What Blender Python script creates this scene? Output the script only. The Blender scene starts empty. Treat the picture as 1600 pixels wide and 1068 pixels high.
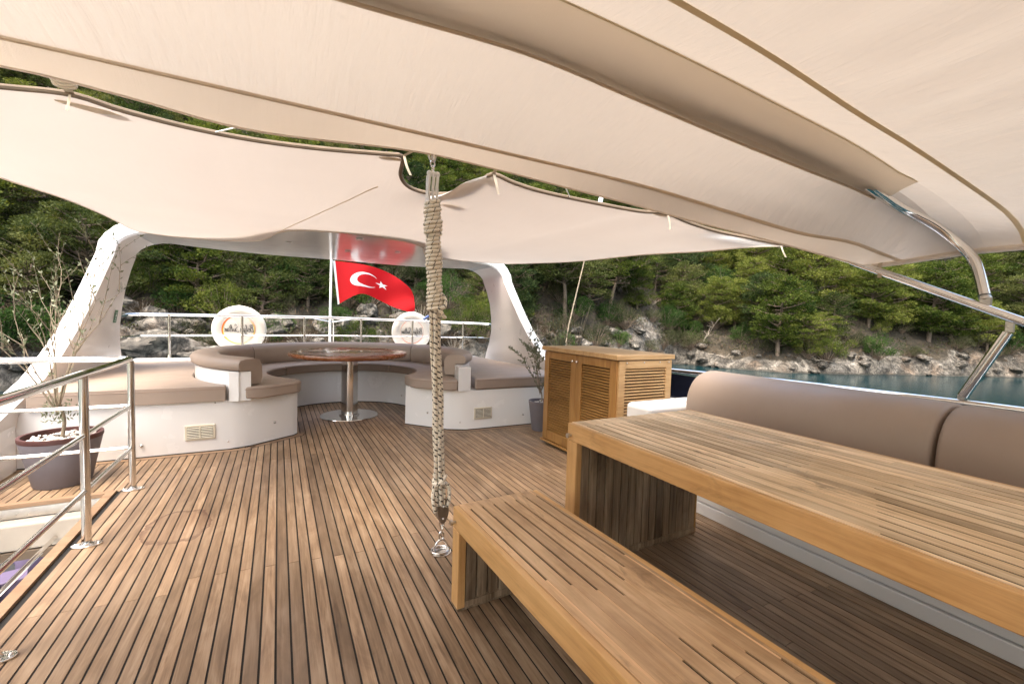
import bpy, math, random
import numpy as np
from mathutils import Vector, noise as mn
R_ = math.radians
rng = random.Random(11)
nrg = np.random.default_rng(7)
SC = bpy.context.scene
COL = SC.collection

# ------------------------------------------------------------ camera, sky, sun
cam_d = bpy.data.cameras.new("camera"); cam = bpy.data.objects.new("camera", cam_d); COL.objects.link(cam)
SC.camera = cam
FPX, PITCH, ROLL, YAW, CAMH = 684.85, .0527, .0294, .4905, 1.195
cam_d.sensor_width = 36; cam_d.lens = FPX / 1600 * 36; cam_d.clip_start = .02; cam_d.clip_end = 3000
_F = Vector((math.sin(YAW) * math.cos(PITCH), math.cos(YAW) * math.cos(PITCH), -math.sin(PITCH)))
_R0 = Vector((math.cos(YAW), -math.sin(YAW), 0)); _U0 = _R0.cross(_F)
_Rv = math.cos(ROLL) * _R0 + math.sin(ROLL) * _U0; _Uv = -math.sin(ROLL) * _R0 + math.cos(ROLL) * _U0
from mathutils import Matrix
cam.matrix_world = Matrix(((_Rv.x, _Uv.x, -_F.x, 0), (_Rv.y, _Uv.y, -_F.y, 0), (_Rv.z, _Uv.z, -_F.z, CAMH), (0, 0, 0, 1)))

SUN_EL, SUN_AZ = 66, 235          # azimuth measured from +Y towards +X
w = bpy.data.worlds.new("World"); SC.world = w; w.use_nodes = True
nt = w.node_tree; nt.nodes.clear()
sky = nt.nodes.new('ShaderNodeTexSky'); sky.sky_type = 'NISHITA'; sky.sun_disc = False
sky.sun_elevation = R_(SUN_EL); sky.sun_rotation = R_(SUN_AZ); sky.air_density = 1.6; sky.dust_density = 6.0; sky.ozone_density = .3
bg = nt.nodes.new('ShaderNodeBackground'); bg.inputs[1].default_value = .15
wo = nt.nodes.new('ShaderNodeOutputWorld'); nt.links.new(sky.outputs[0], bg.inputs[0]); nt.links.new(bg.outputs[0], wo.inputs[0])
sd = bpy.data.lights.new("sun", 'SUN'); sd.energy = .95; sd.angle = R_(38); sd.color = (1, .975, .95)
sun = bpy.data.objects.new("sun", sd); COL.objects.link(sun)
_sv = Vector((math.sin(R_(SUN_AZ)) * math.cos(R_(SUN_EL)), math.cos(R_(SUN_AZ)) * math.cos(R_(SUN_EL)), math.sin(R_(SUN_EL))))
sun.rotation_euler = _sv.to_track_quat('Z', 'Y').to_euler(); sun.location = (0, 0, 30)
vs = SC.view_settings; vs.view_transform = 'Standard'; vs.look = 'None'; vs.exposure = 2.15; vs.gamma = 1
SC.render.engine = 'CYCLES'; SC.cycles.use_denoising = True; SC.cycles.max_bounces = 8; SC.cycles.transmission_bounces = 4
SC.cycles.diffuse_bounces = 5; SC.cycles.sample_clamp_indirect = 6; SC.cycles.caustics_reflective = False; SC.cycles.caustics_refractive = False

# ------------------------------------------------------------ materials
class NT:
    def __init__(s, name):
        s.m = bpy.data.materials.new(name); s.m.use_nodes = True; s.t = s.m.node_tree; s.t.nodes.clear()
        s.out = s.n('ShaderNodeOutputMaterial'); s.b = s.n('ShaderNodeBsdfPrincipled')
        s.l(s.b.outputs[0], s.out.inputs[0]); s._tc = None
    def n(s, t, **k):
        x = s.t.nodes.new(t)
        for a, v in k.items(): setattr(x, a, v)
        return x
    def l(s, a, b): s.t.links.new(a, b)
    def co(s, kind='Object', scale=(1, 1, 1), rot=(0, 0, 0)):
        if s._tc is None: s._tc = s.n('ShaderNodeTexCoord')
        mp = s.n('ShaderNodeMapping'); mp.inputs['Scale'].default_value = scale; mp.inputs['Rotation'].default_value = rot
        s.l(s._tc.outputs[kind], mp.inputs[0]); return mp.outputs[0]
    def noise(s, vec, sc, det=4, rough=.55, dist=0):
        x = s.n('ShaderNodeTexNoise'); x.inputs['Scale'].default_value = sc; x.inputs['Detail'].default_value = det
        x.inputs['Roughness'].default_value = rough; x.inputs['Distortion'].default_value = dist; s.l(vec, x.inputs['Vector']); return x.outputs[0]
    def ramp(s, f, stops):
        x = s.n('ShaderNodeValToRGB'); e = x.color_ramp.elements
        while len(e) < len(stops): e.new(.5)
        for i, (p, c) in enumerate(stops):
            e[i].position = p; e[i].color = (c if len(c) == 4 else (*c, 1)) if not isinstance(c, (int, float)) else (c, c, c, 1)
        s.l(f, x.inputs[0]); return x.outputs[0]
    def math(s, op, a, b=None, clamp=False):
        x = s.n('ShaderNodeMath', operation=op, use_clamp=clamp)
        for i, v in enumerate((a, b)):
            if v is None: continue
            if isinstance(v, (int, float)): x.inputs[i].default_value = v
            else: s.l(v, x.inputs[i])
        return x.outputs[0]
    def mix(s, f, a, b, mode='MIX'):
        x = s.n('ShaderNodeMix', data_type='RGBA', blend_type=mode)
        for i, v in ((0, f), (6, a), (7, b)):
            if isinstance(v, (int, float)): x.inputs[i].default_value = v
            elif isinstance(v, tuple): x.inputs[i].default_value = (*v, 1) if len(v) == 3 else v
            else: s.l(v, x.inputs[i])
        return x.outputs[2]
    def set(s, **k):
        for a, v in k.items():
            i = s.b.inputs[a.replace('_', ' ')]
            if isinstance(v, (int, float)): i.default_value = v
            elif isinstance(v, tuple): i.default_value = (*v, 1) if len(v) == 3 else v
            else: s.l(v, i)
        return s
    def bump(s, h, st=.3, d=.01):
        x = s.n('ShaderNodeBump'); x.inputs['Strength'].default_value = st; x.inputs['Distance'].default_value = d
        s.l(h, x.inputs['Height']); s.l(x.outputs[0], s.b.inputs['Normal']); return s

def simple(name, col, rough=.5, metal=0, var=.06, sc=6, bump=0, bsc=80, coat=0, **k):
    t = NT(name); c = t.co(); n = t.noise(c, sc, 5)
    lo = tuple(max(0, x * (1 - var)) for x in col); hi = tuple(min(1, x * (1 + var)) for x in col)
    t.set(Base_Color=t.ramp(n, [(.3, lo), (.7, hi)]), Metallic=metal, Roughness=t.ramp(t.noise(c, sc * 2.3, 3), [(.3, max(0, rough - .05)), (.7, min(1, rough + .07))]), Coat_Weight=coat, **k)
    if bump: t.bump(t.noise(c, bsc, 4), bump, .002)
    return t.m

def wood(name, cols, along=1, rough=.5, sc=1., contrast=1., coat=0, attr=None, knots=.5, stain=0.):
    """grain stretched along an axis; cols = dark, mid, light"""
    t = NT(name); s = [62 * sc] * 3; s[along] = 2.6 * sc
    base = t.co('Object', tuple(s))
    if attr:
        a = t.n('ShaderNodeAttribute', attribute_name=attr); v = t.n('ShaderNodeVectorMath', operation='MULTIPLY_ADD')
        cx = t.n('ShaderNodeCombineXYZ')
        for i in range(3): t.l(t.math('MULTIPLY', a.outputs['Fac'], 57.3 + 31 * i), cx.inputs[i])
        v2 = t.n('ShaderNodeVectorMath', operation='ADD'); t.l(base, v2.inputs[0]); t.l(cx.outputs[0], v2.inputs[1]); base = v2.outputs[0]
    g = t.noise(base, 1., 9, .68, .6)
    s2 = [9 * sc] * 3; s2[along] = 2.2 * sc
    g2 = t.noise(t.co('Object', tuple(s2)), 1., 4, .6, 1.2)
    f = t.mix(.45, g, g2)
    col = t.ramp(f, [(.36, cols[0]), (.5, cols[1]), (.64, cols[2])])
    kn = t.ramp(t.noise(t.co('Object', tuple(x * .35 for x in s)), 1.3, 3), [(.66, 0.), (.74, 1.)])
    col = t.mix(t.math('MULTIPLY', kn, knots), col, tuple(x * .55 for x in cols[0]))
    if attr:
        r = t.ramp(a.outputs['Fac'], [(0, (.66, .64, .61)), (.2, (.88, .86, .82)), (.5, (1.01, 1, .97)), (.8, (1.13, 1.10, 1.05)), (1, (1.34, 1.33, 1.30))])
        col = t.mix(1., col, r, 'MULTIPLY')
    if stain:
        s3 = [7.] * 3; s3[along] = 2.6
        sn = t.ramp(t.noise(t.co('Object', tuple(s3)), 1., 7, .7, 1.), [(.575, 0.), (.66, stain)]); col = t.mix(sn, col, tuple(x * .45 for x in cols[0]))
        pale = t.ramp(t.noise(t.co('Object', (3, 3, 3)), 1., 5, .6), [(.45, 0.), (.7, .35)]); col = t.mix(pale, col, tuple(min(1, x * 1.08 + .03) for x in cols[2]))
    t.set(Base_Color=col, Roughness=t.ramp(g, [(.3, rough - .08), (.7, rough + .12)]), Coat_Weight=coat, Coat_Roughness=.06)
    t.bump(g, .25, .0015)
    return t, col

M = {}
M['gelcoat'] = simple('gelcoat', (.83, .825, .815), .22, var=.02, sc=2, coat=.4)
M['gelcoat_old'] = simple('gelcoat_old', (.74, .70, .64), .35, var=.04, sc=3)
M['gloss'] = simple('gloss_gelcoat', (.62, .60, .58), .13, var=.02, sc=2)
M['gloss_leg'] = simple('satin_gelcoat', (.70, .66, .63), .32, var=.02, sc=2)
M['vinyl'] = simple('taupe_vinyl', (.335, .262, .212), .48, var=.05, sc=3, bump=.12, bsc=260)
M['piping'] = simple('vinyl_piping', (.26, .18, .135), .5)
M['steel'] = simple('polished_steel', (.74, .72, .69), .1, 1, var=.03)
M['steel_dull'] = simple('brushed_steel', (.55, .53, .5), .32, 1, var=.1, sc=20)
M['black'] = simple('black_rubber', (.02, .02, .02), .6)
M['navy'] = simple('navy_glass', (.008, .010, .02), .08)
M['pot'] = simple('grey_pot', (.155, .14, .155), .6, var=.08, sc=5)
M['potrim'] = simple('red_pot_rim', (.075, .026, .022), .6)
M['pebble'] = simple('white_pebbles', (.72, .66, .60), .6, var=.2, sc=25)
M['soil'] = simple('potting_soil', (.06, .04, .025), .9, var=.4, sc=30)
M['bark'] = simple('twig_bark', (.25, .20, .14), .8, var=.3, sc=30, bump=.5)
M['olive'] = simple('olive_leaf', (.155, .17, .095), .5, var=.3, sc=9)
M['sign'] = simple('green_sign', (.006, .12, .035), .4)
M['white'] = simple('white_paint', (.8, .8, .78), .45)
M['buoy'] = simple('cream_buoy', (.66, .62, .56), .5, var=.06)
M['vent'] = simple('cream_vent', (.66, .60, .47), .45)
M['lilac'] = simple('lilac_plastic', (.13, .10, .17), .35)
M['greybag'] = simple('grey_bag', (.13, .13, .135), .7, var=.2)
M['hemdark'] = simple('brown_hem', (.15, .108, .07), .8, var=.1, sc=12)
M['strap'] = simple('cream_strap', (.46, .39, .29), .8)
M['whiterope'] = simple('white_cord', (.72, .70, .64), .8, var=.15, sc=60, bump=.4)
M['ink'] = simple('ink', (.02, .02, .02), .5)
M['orange'] = simple('orange_line', (.65, .12, .02), .5)
M['yellow'] = simple('yellow_line', (.65, .50, .05), .5)
M['blue'] = simple('blue_cap', (.03, .08, .25), .4)
M['brown'] = simple('dull_brown', (.10, .07, .045), .6)
M['groove'] = simple('dark_groove', (.035, .022, .013), .9, var=.3, sc=40)  # near-black fill for slots and gaps between boards
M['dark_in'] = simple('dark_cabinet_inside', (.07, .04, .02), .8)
M['inlay'] = simple('brass_inlay', (.62, .40, .12), .18, var=.15, sc=12, coat=.9)
M['caulk'] = simple('deck_caulk', (.012, .010, .008), .7)
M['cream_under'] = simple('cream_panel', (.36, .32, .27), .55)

t, c = wood('teak_deck', ((.150, .092, .052), (.280, .186, .112), (.415, .30, .20)), 1, .55, 1., attr='pr', knots=.2)
# spilled ring stain and pale drip marks with shapes of their own
def ellipse(t, cx, cy, rx, ry):
    g = t.n('ShaderNodeTexCoord'); sp = t.n('ShaderNodeSeparateXYZ'); t.l(g.outputs['Object'], sp.inputs[0])
    a = t.math('DIVIDE', t.math('SUBTRACT', sp.outputs[0], cx), rx); b = t.math('DIVIDE', t.math('SUBTRACT', sp.outputs[1], cy), ry)
    return t.math('SQRT', t.math('ADD', t.math('MULTIPLY', a, a), t.math('MULTIPLY', b, b)))
e = ellipse(t, -.49, 2.93, .155, .23); wob = t.noise(t.co('Object'), 7, 4)
e = t.math('ADD', e, t.math('MULTIPLY', t.math('SUBTRACT', wob, .5), .9))
ring = t.ramp(e, [(.80, 0.), (.93, .75), (.97, .9), (1., 0.)])
inner = t.ramp(e, [(.7, .18), (.95, 0.)])
col = t.mix(t.math('MULTIPLY', ring, .95), c, (.10, .045, .025)); col = t.mix(inner, col, (.17, .085, .05))
wear = t.ramp(t.noise(t.co('Object', (1, .6, 1)), 1.7, 5), [(.45, 0.), (.70, .26)])
col = t.mix(wear, col, (.40, .30, .225))
t.set(Base_Color=col); M['teak'] = t.m
t, _ = wood('teak_margin', ((.20, .12, .065), (.27, .17, .10), (.34, .225, .14)), 0, .55, .8, knots=.1); M['teak_margin'] = t.m
HON = ((.46, .245, .085), (.60, .345, .135), (.70, .43, .19))
t, _ = wood('honey_wood_y', HON, 1, .42, 1, coat=.1, knots=.35, stain=.3); M['honey_y'] = t.m
t, _ = wood('honey_wood_z', HON, 2, .42, 1, coat=.1, knots=.35, stain=.3); M['honey_z'] = t.m
t, _ = wood('honey_wood_x', HON, 0, .42, 1, coat=.1, knots=.35, stain=.3); M['honey_x'] = t.m
t, _ = wood('bench_top_wood', ((.36, .215, .105), (.56, .365, .20), (.72, .51, .315)), 1, .55, .9, attr='pr', knots=.8, stain=.55); M['bench_top'] = t.m
t, _ = wood('table_top_wood', ((.36, .25, .145), (.62, .465, .295), (.82, .675, .49)), 1, .55, .9, attr='pr', knots=.8, stain=.6); M['table_top'] = t.m
t, _ = wood('weathered_boards', ((.10, .065, .036), (.26, .19, .125), (.43, .335, .235)), 2, .65, .9, attr='pr', knots=.4); M['boards'] = t.m
CAB = ((.22, .105, .03), (.33, .17, .05), (.42, .235, .08))
t, _ = wood('cabinet_wood_z', CAB, 2, .38, 1, coat=.2, knots=.2); M['cab_z'] = t.m
t, _ = wood('cabinet_wood_y', CAB, 1, .38, 1, coat=.2, knots=.2); M['cab_y'] = t.m
t, _ = wood('cabinet_wood_x', ((.34, .20, .085), (.46, .29, .135), (.56, .38, .20)), 0, .42, 1, coat=.1, knots=.4); M['cab_x'] = t.m
t, _ = wood('mahogany', ((.16, .05, .018), (.25, .085, .03), (.34, .125, .045)), 0, .25, .7, coat=.45, knots=.1); M['mahogany'] = t.m

def fabric(name, col, trans=.5, wr=.0, tint=(1, .9, .78)):
    t = NT(name); c = t.co(); n = t.noise(c, 1.3, 5)
    base = t.ramp(n, [(.3, tuple(x * .955 for x in col)), (.7, col)])
    spots = t.ramp(t.noise(c, 9, 3), [(.72, 0.), (.80, .25)]); base = t.mix(spots, base, tuple(x * .72 for x in col))
    t.set(Base_Color=base, Roughness=.85)
    h = t.noise(t.co('Object', (6, .9, 1)), 1.5, 4, .6)
    fine = t.noise(c, 420, 2)
    t.bump(t.math('ADD', t.math('MULTIPLY', h, wr), t.math('MULTIPLY', fine, .03)), .7, .05)
    tr = t.n('ShaderNodeBsdfTranslucent'); t.l(t.mix(1., base, tint, 'MULTIPLY'), tr.inputs[0])
    mx = t.n('ShaderNodeMixShader'); mx.inputs[0].default_value = trans
    t.l(t.b.outputs[0], mx.inputs[1]); t.l(tr.outputs[0], mx.inputs[2]); t.l(mx.outputs[0], t.out.inputs[0])
    return t.m
M['canopy'] = fabric('canopy_canvas', (.79, .72, .645), .14, .9, (1, .97, .92))
M['sleeve'] = fabric('canopy_sleeve', (.88, .81, .71), .68, .2, (1, .98, .95)); M['valance'] = fabric('canopy_valance', (.80, .70, .59), .13, .2, (1, .96, .9))
M['tan'] = fabric('tan_hem', (.72, .60, .45), .12, .1); M['tan2'] = fabric('mustard_hem', (.74, .63, .42), .12, .1)
M['awning'] = fabric('awning_canvas', (.78, .72, .665), .145, .10, (1, .95, .9))
M['flagred'] = fabric('flag_red', (.55, .003, .008), .4, .1, (1, .9, .9)); M['flagwhite'] = fabric('flag_white', (.86, .86, .86), .4, .1, (1, 1, 1))

def rope_mat(name, c1, c2, dens=.27):
    t = NT(name); u = t.n('ShaderNodeUVMap'); sp = t.n('ShaderNodeSeparateXYZ'); t.l(u.outputs[0], sp.inputs[0])
    a = t.math('ADD', t.math('MULTIPLY', sp.outputs[1], 34.), t.math('MULTIPLY', sp.outputs[0], 1.))
    st = t.math('FRACT', a); b = t.math('FRACT', t.math('SUBTRACT', t.math('MULTIPLY', sp.outputs[1], 170.), t.math('MULTIPLY', sp.outputs[0], 5.)))
    m1 = t.math('LESS_THAN', st, dens); m2 = t.math('GREATER_THAN', t.noise(t.co(), 110, 2), .46); f = t.math('MULTIPLY', m1, m2)
    base = t.mix(t.ramp(t.noise(t.co(), 60, 3), [(.3, 0.), (.7, .5)]), c1, tuple(x * .65 for x in c1))
    t.set(Base_Color=t.mix(f, base, c2), Roughness=.85); t.bump(b, .5, .002); return t.m
M['rope'] = rope_mat('cream_rope', (.90, .83, .70), (.03, .022, .015)); M['ropec'] = rope_mat('cream_rope_coil', (.90, .83, .70), (.05, .04, .03), .13)

def leaf_mat(name, dark, mid, light, tr=.35, sc=.9):
    t = NT(name); oi = t.n('ShaderNodeObjectInfo'); g = t.n('ShaderNodeNewGeometry')
    n = t.noise(t.co('Object'), sc, 3); a = t.n('ShaderNodeAttribute', attribute_name='pr')
    f = t.math('ADD', t.math('MULTIPLY', n, .6), t.math('ADD', t.math('MULTIPLY', oi.outputs['Random'], .22), t.math('MULTIPLY', a.outputs['Fac'], .22)))
    col = t.ramp(f, [(.32, dark), (.52, mid), (.74, light)])
    t.set(Base_Color=col, Roughness=.85, Specular_IOR_Level=.12)
    ts = t.n('ShaderNodeBsdfTranslucent'); t.l(t.mix(1., col, (1.25, 1.2, .6), 'MULTIPLY'), ts.inputs[0])
    mx = t.n('ShaderNodeMixShader'); mx.inputs[0].default_value = tr
    t.l(t.b.outputs[0], mx.inputs[1]); t.l(ts.outputs[0], mx.inputs[2]); t.l(mx.outputs[0], t.out.inputs[0]); return t.m
M['pine_a'] = leaf_mat('pine_needles_bright', (.018, .038, .006), (.080, .104, .020), (.205, .222, .055), .34)
M['pine_b'] = leaf_mat('pine_needles_olive', (.018, .032, .008), (.062, .078, .024), (.15, .16, .058), .32)
M['pine_c'] = leaf_mat('pine_needles_dark', (.012, .026, .008), (.030, .048, .016), (.078, .104, .036), .28)
M['bush_a'] = leaf_mat('bush_leaves_green', (.014, .036, .008), (.038, .075, .018), (.098, .155, .038), .3)
M['bush_b'] = leaf_mat('bush_leaves_grey', (.025, .030, .014), (.065, .072, .034), (.12, .125, .065), .25)
M['bush_c'] = leaf_mat('bush_twigs_brown', (.03, .021, .013), (.075, .052, .033), (.14, .105, .072), .15)
M['trunk'] = simple('pine_bark', (.17, .125, .09), .85, var=.35, sc=8, bump=.6, bsc=20)
M['deadwood'] = simple('dead_wood', (.42, .36, .29), .8, var=.2, sc=12)

def rock_nodes(t, P, sc=1.):
    a = t.noise(P, .9 * sc, 9, .68, .6)
    r1 = t.math('ABSOLUTE', t.math('SUBTRACT', t.noise(P, .8 * sc, 6, .6, 1.2), .5))
    crack = t.ramp(r1, [(.0, .30), (.03, .62), (.09, 1.)])
    r2 = t.math('ABSOLUTE', t.math('SUBTRACT', t.noise(t.co('Object', (1, 1, .45)), 2.1 * sc, 4, .6, .8), .5))
    crack2 = t.ramp(r2, [(.0, .45), (.04, 1.)])
    col = t.ramp(a, [(.32, (.035, .030, .025)), (.44, (.105, .092, .073)), (.56, (.20, .178, .147)), (.70, (.37, .34, .29))])
    rust = t.ramp(t.noise(P, .30 * sc, 4), [(.54, 0.), (.68, .5)]); col = t.mix(rust, col, (.17, .105, .06))
    col = t.mix(1., t.mix(1., col, crack, 'MULTIPLY'), crack2, 'MULTIPLY')
    gp = t.n('ShaderNodeNewGeometry'); sz = t.n('ShaderNodeSeparateXYZ'); t.l(gp.outputs['Position'], sz.inputs[0])
    wet = t.ramp(t.math('ADD', t.math('ADD', sz.outputs[2], 3.8), t.math('MULTIPLY', t.noise(P, 1.2, 4), .5)), [(.35, 1.), (.52, 0.)])
    col = t.mix(t.math('MULTIPLY', wet, .8), col, (.02, .018, .012))
    return col, t.math('ADD', a, t.math('MULTIPLY', crack, .15))
t = NT('limestone'); P = t.co('Object'); c, h = rock_nodes(t, P, 1.4); t.set(Base_Color=c, Roughness=.85); t.bump(h, 1., .25); M['rock'] = t.m
t = NT('hill_ground'); P = t.co('Object'); rc, rh = rock_nodes(t, P, 1.)
soil = t.ramp(t.noise(P, .9, 8, .7), [(.3, (.014, .012, .007)), (.5, (.034, .027, .016)), (.68, (.075, .056, .035))])
at = t.n('ShaderNodeAttribute', attribute_name='rk')
f = t.math('ADD', at.outputs['Fac'], t.math('MULTIPLY', t.math('SUBTRACT', t.noise(P, .45, 6, .65), .5), 1.5))
f = t.ramp(f, [(.46, 0.), (.54, 1.)])
t.set(Base_Color=t.mix(f, soil, rc), Roughness=.9); t.bump(rh, 1., .35); M['hill'] = t.m
t = NT('sea_water'); P = t.co('Object', (1, 1, 1))
t.set(Base_Color=t.ramp(t.noise(P, .05, 3), [(.3, (.002, .014, .018)), (.7, (.004, .024, .028))]), Roughness=.12, IOR=1.33, Specular_IOR_Level=.13)
h = t.math('ADD', t.math('MULTIPLY', t.noise(t.co('Object', (1, 1.6, 1)), .9, 6, .6), 1.), t.math('MULTIPLY', t.noise(P, 4.5, 4), .25))
t.bump(h, .12, .2); M['sea'] = t.m

# ------------------------------------------------------------ mesh helpers
class MB:
    def __init__(s): s.v = []; s.f = []; s.mi = []; s.uv = {}; s.pr = []
    def add(s, vs, fs, mi=0, pr=0.):
        o = len(s.v); s.v += [tuple(x) for x in vs]
        for q in fs: s.f.append([o + i for i in q]); s.mi.append(mi); s.pr.append(pr)
        return o
    def box(s, x0, x1, y0, y1, z0, z1, mi=0, pr=0.):
        s.add([(x0, y0, z0), (x1, y0, z0), (x1, y1, z0), (x0, y1, z0), (x0, y0, z1), (x1, y0, z1), (x1, y1, z1), (x0, y1, z1)],
              [(0, 3, 2, 1), (4, 5, 6, 7), (0, 1, 5, 4), (1, 2, 6, 5), (2, 3, 7, 6), (3, 0, 4, 7)], mi, pr)
    def prism(s, pts, z0, z1, mi=0, pr=0.):
        n = len(pts); z0f = z0 if callable(z0) else (lambda p: z0)
        s.add([(p[0], p[1], z0f(p)) for p in pts] + [(p[0], p[1], z1) for p in pts],
              [tuple(range(n))[::-1], tuple(range(n, 2 * n))] + [(i, (i + 1) % n, n + (i + 1) % n, n + i) for i in range(n)], mi, pr)
    def tube(s, path, r, k=10, mi=0, closed=False, cap=True, uv=False, pr=0.):
        uo = rng.random() * 7 if uv is True else 0.
        P = [Vector(p) for p in path]; n = len(P); rr = r if hasattr(r, '__len__') else [r] * n
        rings = []; up = None; L = 0; Ls = []
        for i in range(n):
            if closed: tg = (P[(i + 1) % n] - P[i - 1])
            else: tg = P[min(i + 1, n - 1)] - P[max(i - 1, 0)]
            if tg.length < 1e-9: tg = Vector((0, 0, 1))
            tg.normalize()
            if up is None: up = tg.orthogonal().normalized()
            else:
                up = up - tg * up.dot(tg)
                up = up.normalized() if up.length > 1e-6 else tg.orthogonal().normalized()
            sd_ = tg.cross(up)
            if i: L += (P[i] - P[i - 1]).length
            Ls.append(L)
            rings.append([P[i] + rr[i] * (math.cos(2 * math.pi * j / k) * up + math.sin(2 * math.pi * j / k) * sd_) for j in range(k)])
        o = len(s.v)
        for g in rings: s.v += [tuple(p) for p in g]
        m = n if closed else n - 1
        for i in range(m):
            for j in range(k):
                a, b = o + i * k + j, o + i * k + (j + 1) % k; i2 = (i + 1) % n
                c, d = o + i2 * k + (j + 1) % k, o + i2 * k + j
                if uv is not False:
                    s.uv[len(s.f)] = [(j / k, Ls[i] + uo), ((j + 1) / k, Ls[i] + uo), ((j + 1) / k, Ls[i2] + uo), (j / k, Ls[i2] + uo)]
                s.f.append([a, b, c, d]); s.mi.append(mi); s.pr.append(pr)
        if cap and not closed:
            s.f.append([o + j for j in range(k)][::-1]); s.mi.append(mi); s.pr.append(pr)
            s.f.append([o + (n - 1) * k + j for j in range(k)]); s.mi.append(mi); s.pr.append(pr)
    def lathe(s, prof, c=(0, 0, 0), k=48, mi=0, pr=0.):
        o = len(s.v); n = len(prof)
        for (r, z) in prof:
            for j in range(k):
                a = 2 * math.pi * j / k; s.v.append((c[0] + r * math.cos(a), c[1] + r * math.sin(a), c[2] + z))
        for i in range(n - 1):
            for j in range(k):
                s.f.append([o + i * k + j, o + i * k + (j + 1) % k, o + (i + 1) * k + (j + 1) % k, o + (i + 1) * k + j]); s.mi.append(mi); s.pr.append(pr)
    def grid(s, G, mi=0, flip=False, pr=0., mif=None):
        nr, nc = len(G), len(G[0]); o = len(s.v)
        for r in G: s.v += [tuple(p) for p in r]
        for i in range(nr - 1):
            for j in range(nc - 1):
                q = [o + i * nc + j, o + i * nc + j + 1, o + (i + 1) * nc + j + 1, o + (i + 1) * nc + j]
                s.f.append(q[::-1] if flip else q); s.mi.append(mif(i, j) if mif else mi); s.pr.append(pr)
    def sphere(s, c, r, sq=(1, 1, 1), k=10, mi=0):
        pr_ = [(math.sin(math.pi * i / k), -math.cos(math.pi * i / k)) for i in range(k + 1)]
        o = len(s.v); s.lathe([(max(a, 1e-4) * r, b * r) for a, b in pr_], (0, 0, 0), k * 2, mi)
        for i in range(o, len(s.v)): p = s.v[i]; s.v[i] = (c[0] + p[0] * sq[0], c[1] + p[1] * sq[1], c[2] + p[2] * sq[2])
    def build(s, name, mats, parent=None, smooth=False, bevel=0, seg=2, ang=35, loc=None, rot=None, attr=False, sharp=40):
        me = bpy.data.meshes.new(name)
        me.from_pydata(s.v, [], s.f)
        if not isinstance(mats, (list, tuple)): mats = [mats]
        for m in mats: me.materials.append(m)
        if len(mats) > 1: me.polygons.foreach_set('material_index', s.mi)
        if s.uv:
            ul = me.uv_layers.new(name='UVMap'); 
            for fi, cs in s.uv.items():
                st = me.polygons[fi].loop_start
                for q, c in enumerate(cs): ul.data[st + q].uv = c
        if attr:
            a = me.attributes.new('pr', 'FLOAT', 'FACE'); a.data.foreach_set('value', s.pr)
        me.validate(); 
        o = bpy.data.objects.new(name, me); COL.objects.link(o)
        if smooth or bevel:
            me.polygons.foreach_set('use_smooth', [True] * len(me.polygons))
            me.set_sharp_from_angle(angle=R_(sharp))
        if bevel:
            b = o.modifiers.new('Bevel', 'BEVEL'); b.width = bevel; b.segments = seg; b.limit_method = 'ANGLE'; b.angle_limit = R_(ang); b.harden_normals = True
            if seg >= 2: me.set_sharp_from_angle(angle=R_(180))
        if parent is not None: o.parent = parent
        if loc: o.location = loc
        if rot: o.rotation_euler = rot
        return o

def tag(o, label=None, cat=None, group=None, kind=None):
    if label: o['label'] = label
    if cat: o['category'] = cat
    if group: o['group'] = group
    if kind: o['kind'] = kind
    return o
def empty(name, loc=(0, 0, 0), rz=0):
    o = bpy.data.objects.new(name, None); COL.objects.link(o); o.location = loc; o.rotation_euler = (0, 0, rz); o.empty_display_size = .1; return o
def catmull(pts, n=8):
    P = [Vector(p) for p in pts]; out = []
    for i in range(len(P) - 1):
        a, b, c, d = P[max(i - 1, 0)], P[i], P[i + 1], P[min(i + 2, len(P) - 1)]
        for k in range(n):
            u = k / n; out.append(.5 * ((2 * b) + (c - a) * u + (2 * a - 5 * b + 4 * c - d) * u * u + (3 * b - a - 3 * c + d) * u ** 3))
    out.append(P[-1]); return out
def copy_tree(o, parent=None):
    c = o.copy(); COL.objects.link(c); c.parent = parent
    for ch in o.children: copy_tree(ch, c)
    return c
def arc(cx, cy, r, a0, a1, n=24):
    """angle measured from +Y towards +X, degrees"""
    return [(cx + r * math.sin(R_(a0 + (a1 - a0) * i / n)), cy + r * math.cos(R_(a0 + (a1 - a0) * i / n))) for i in range(n + 1)]

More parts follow.
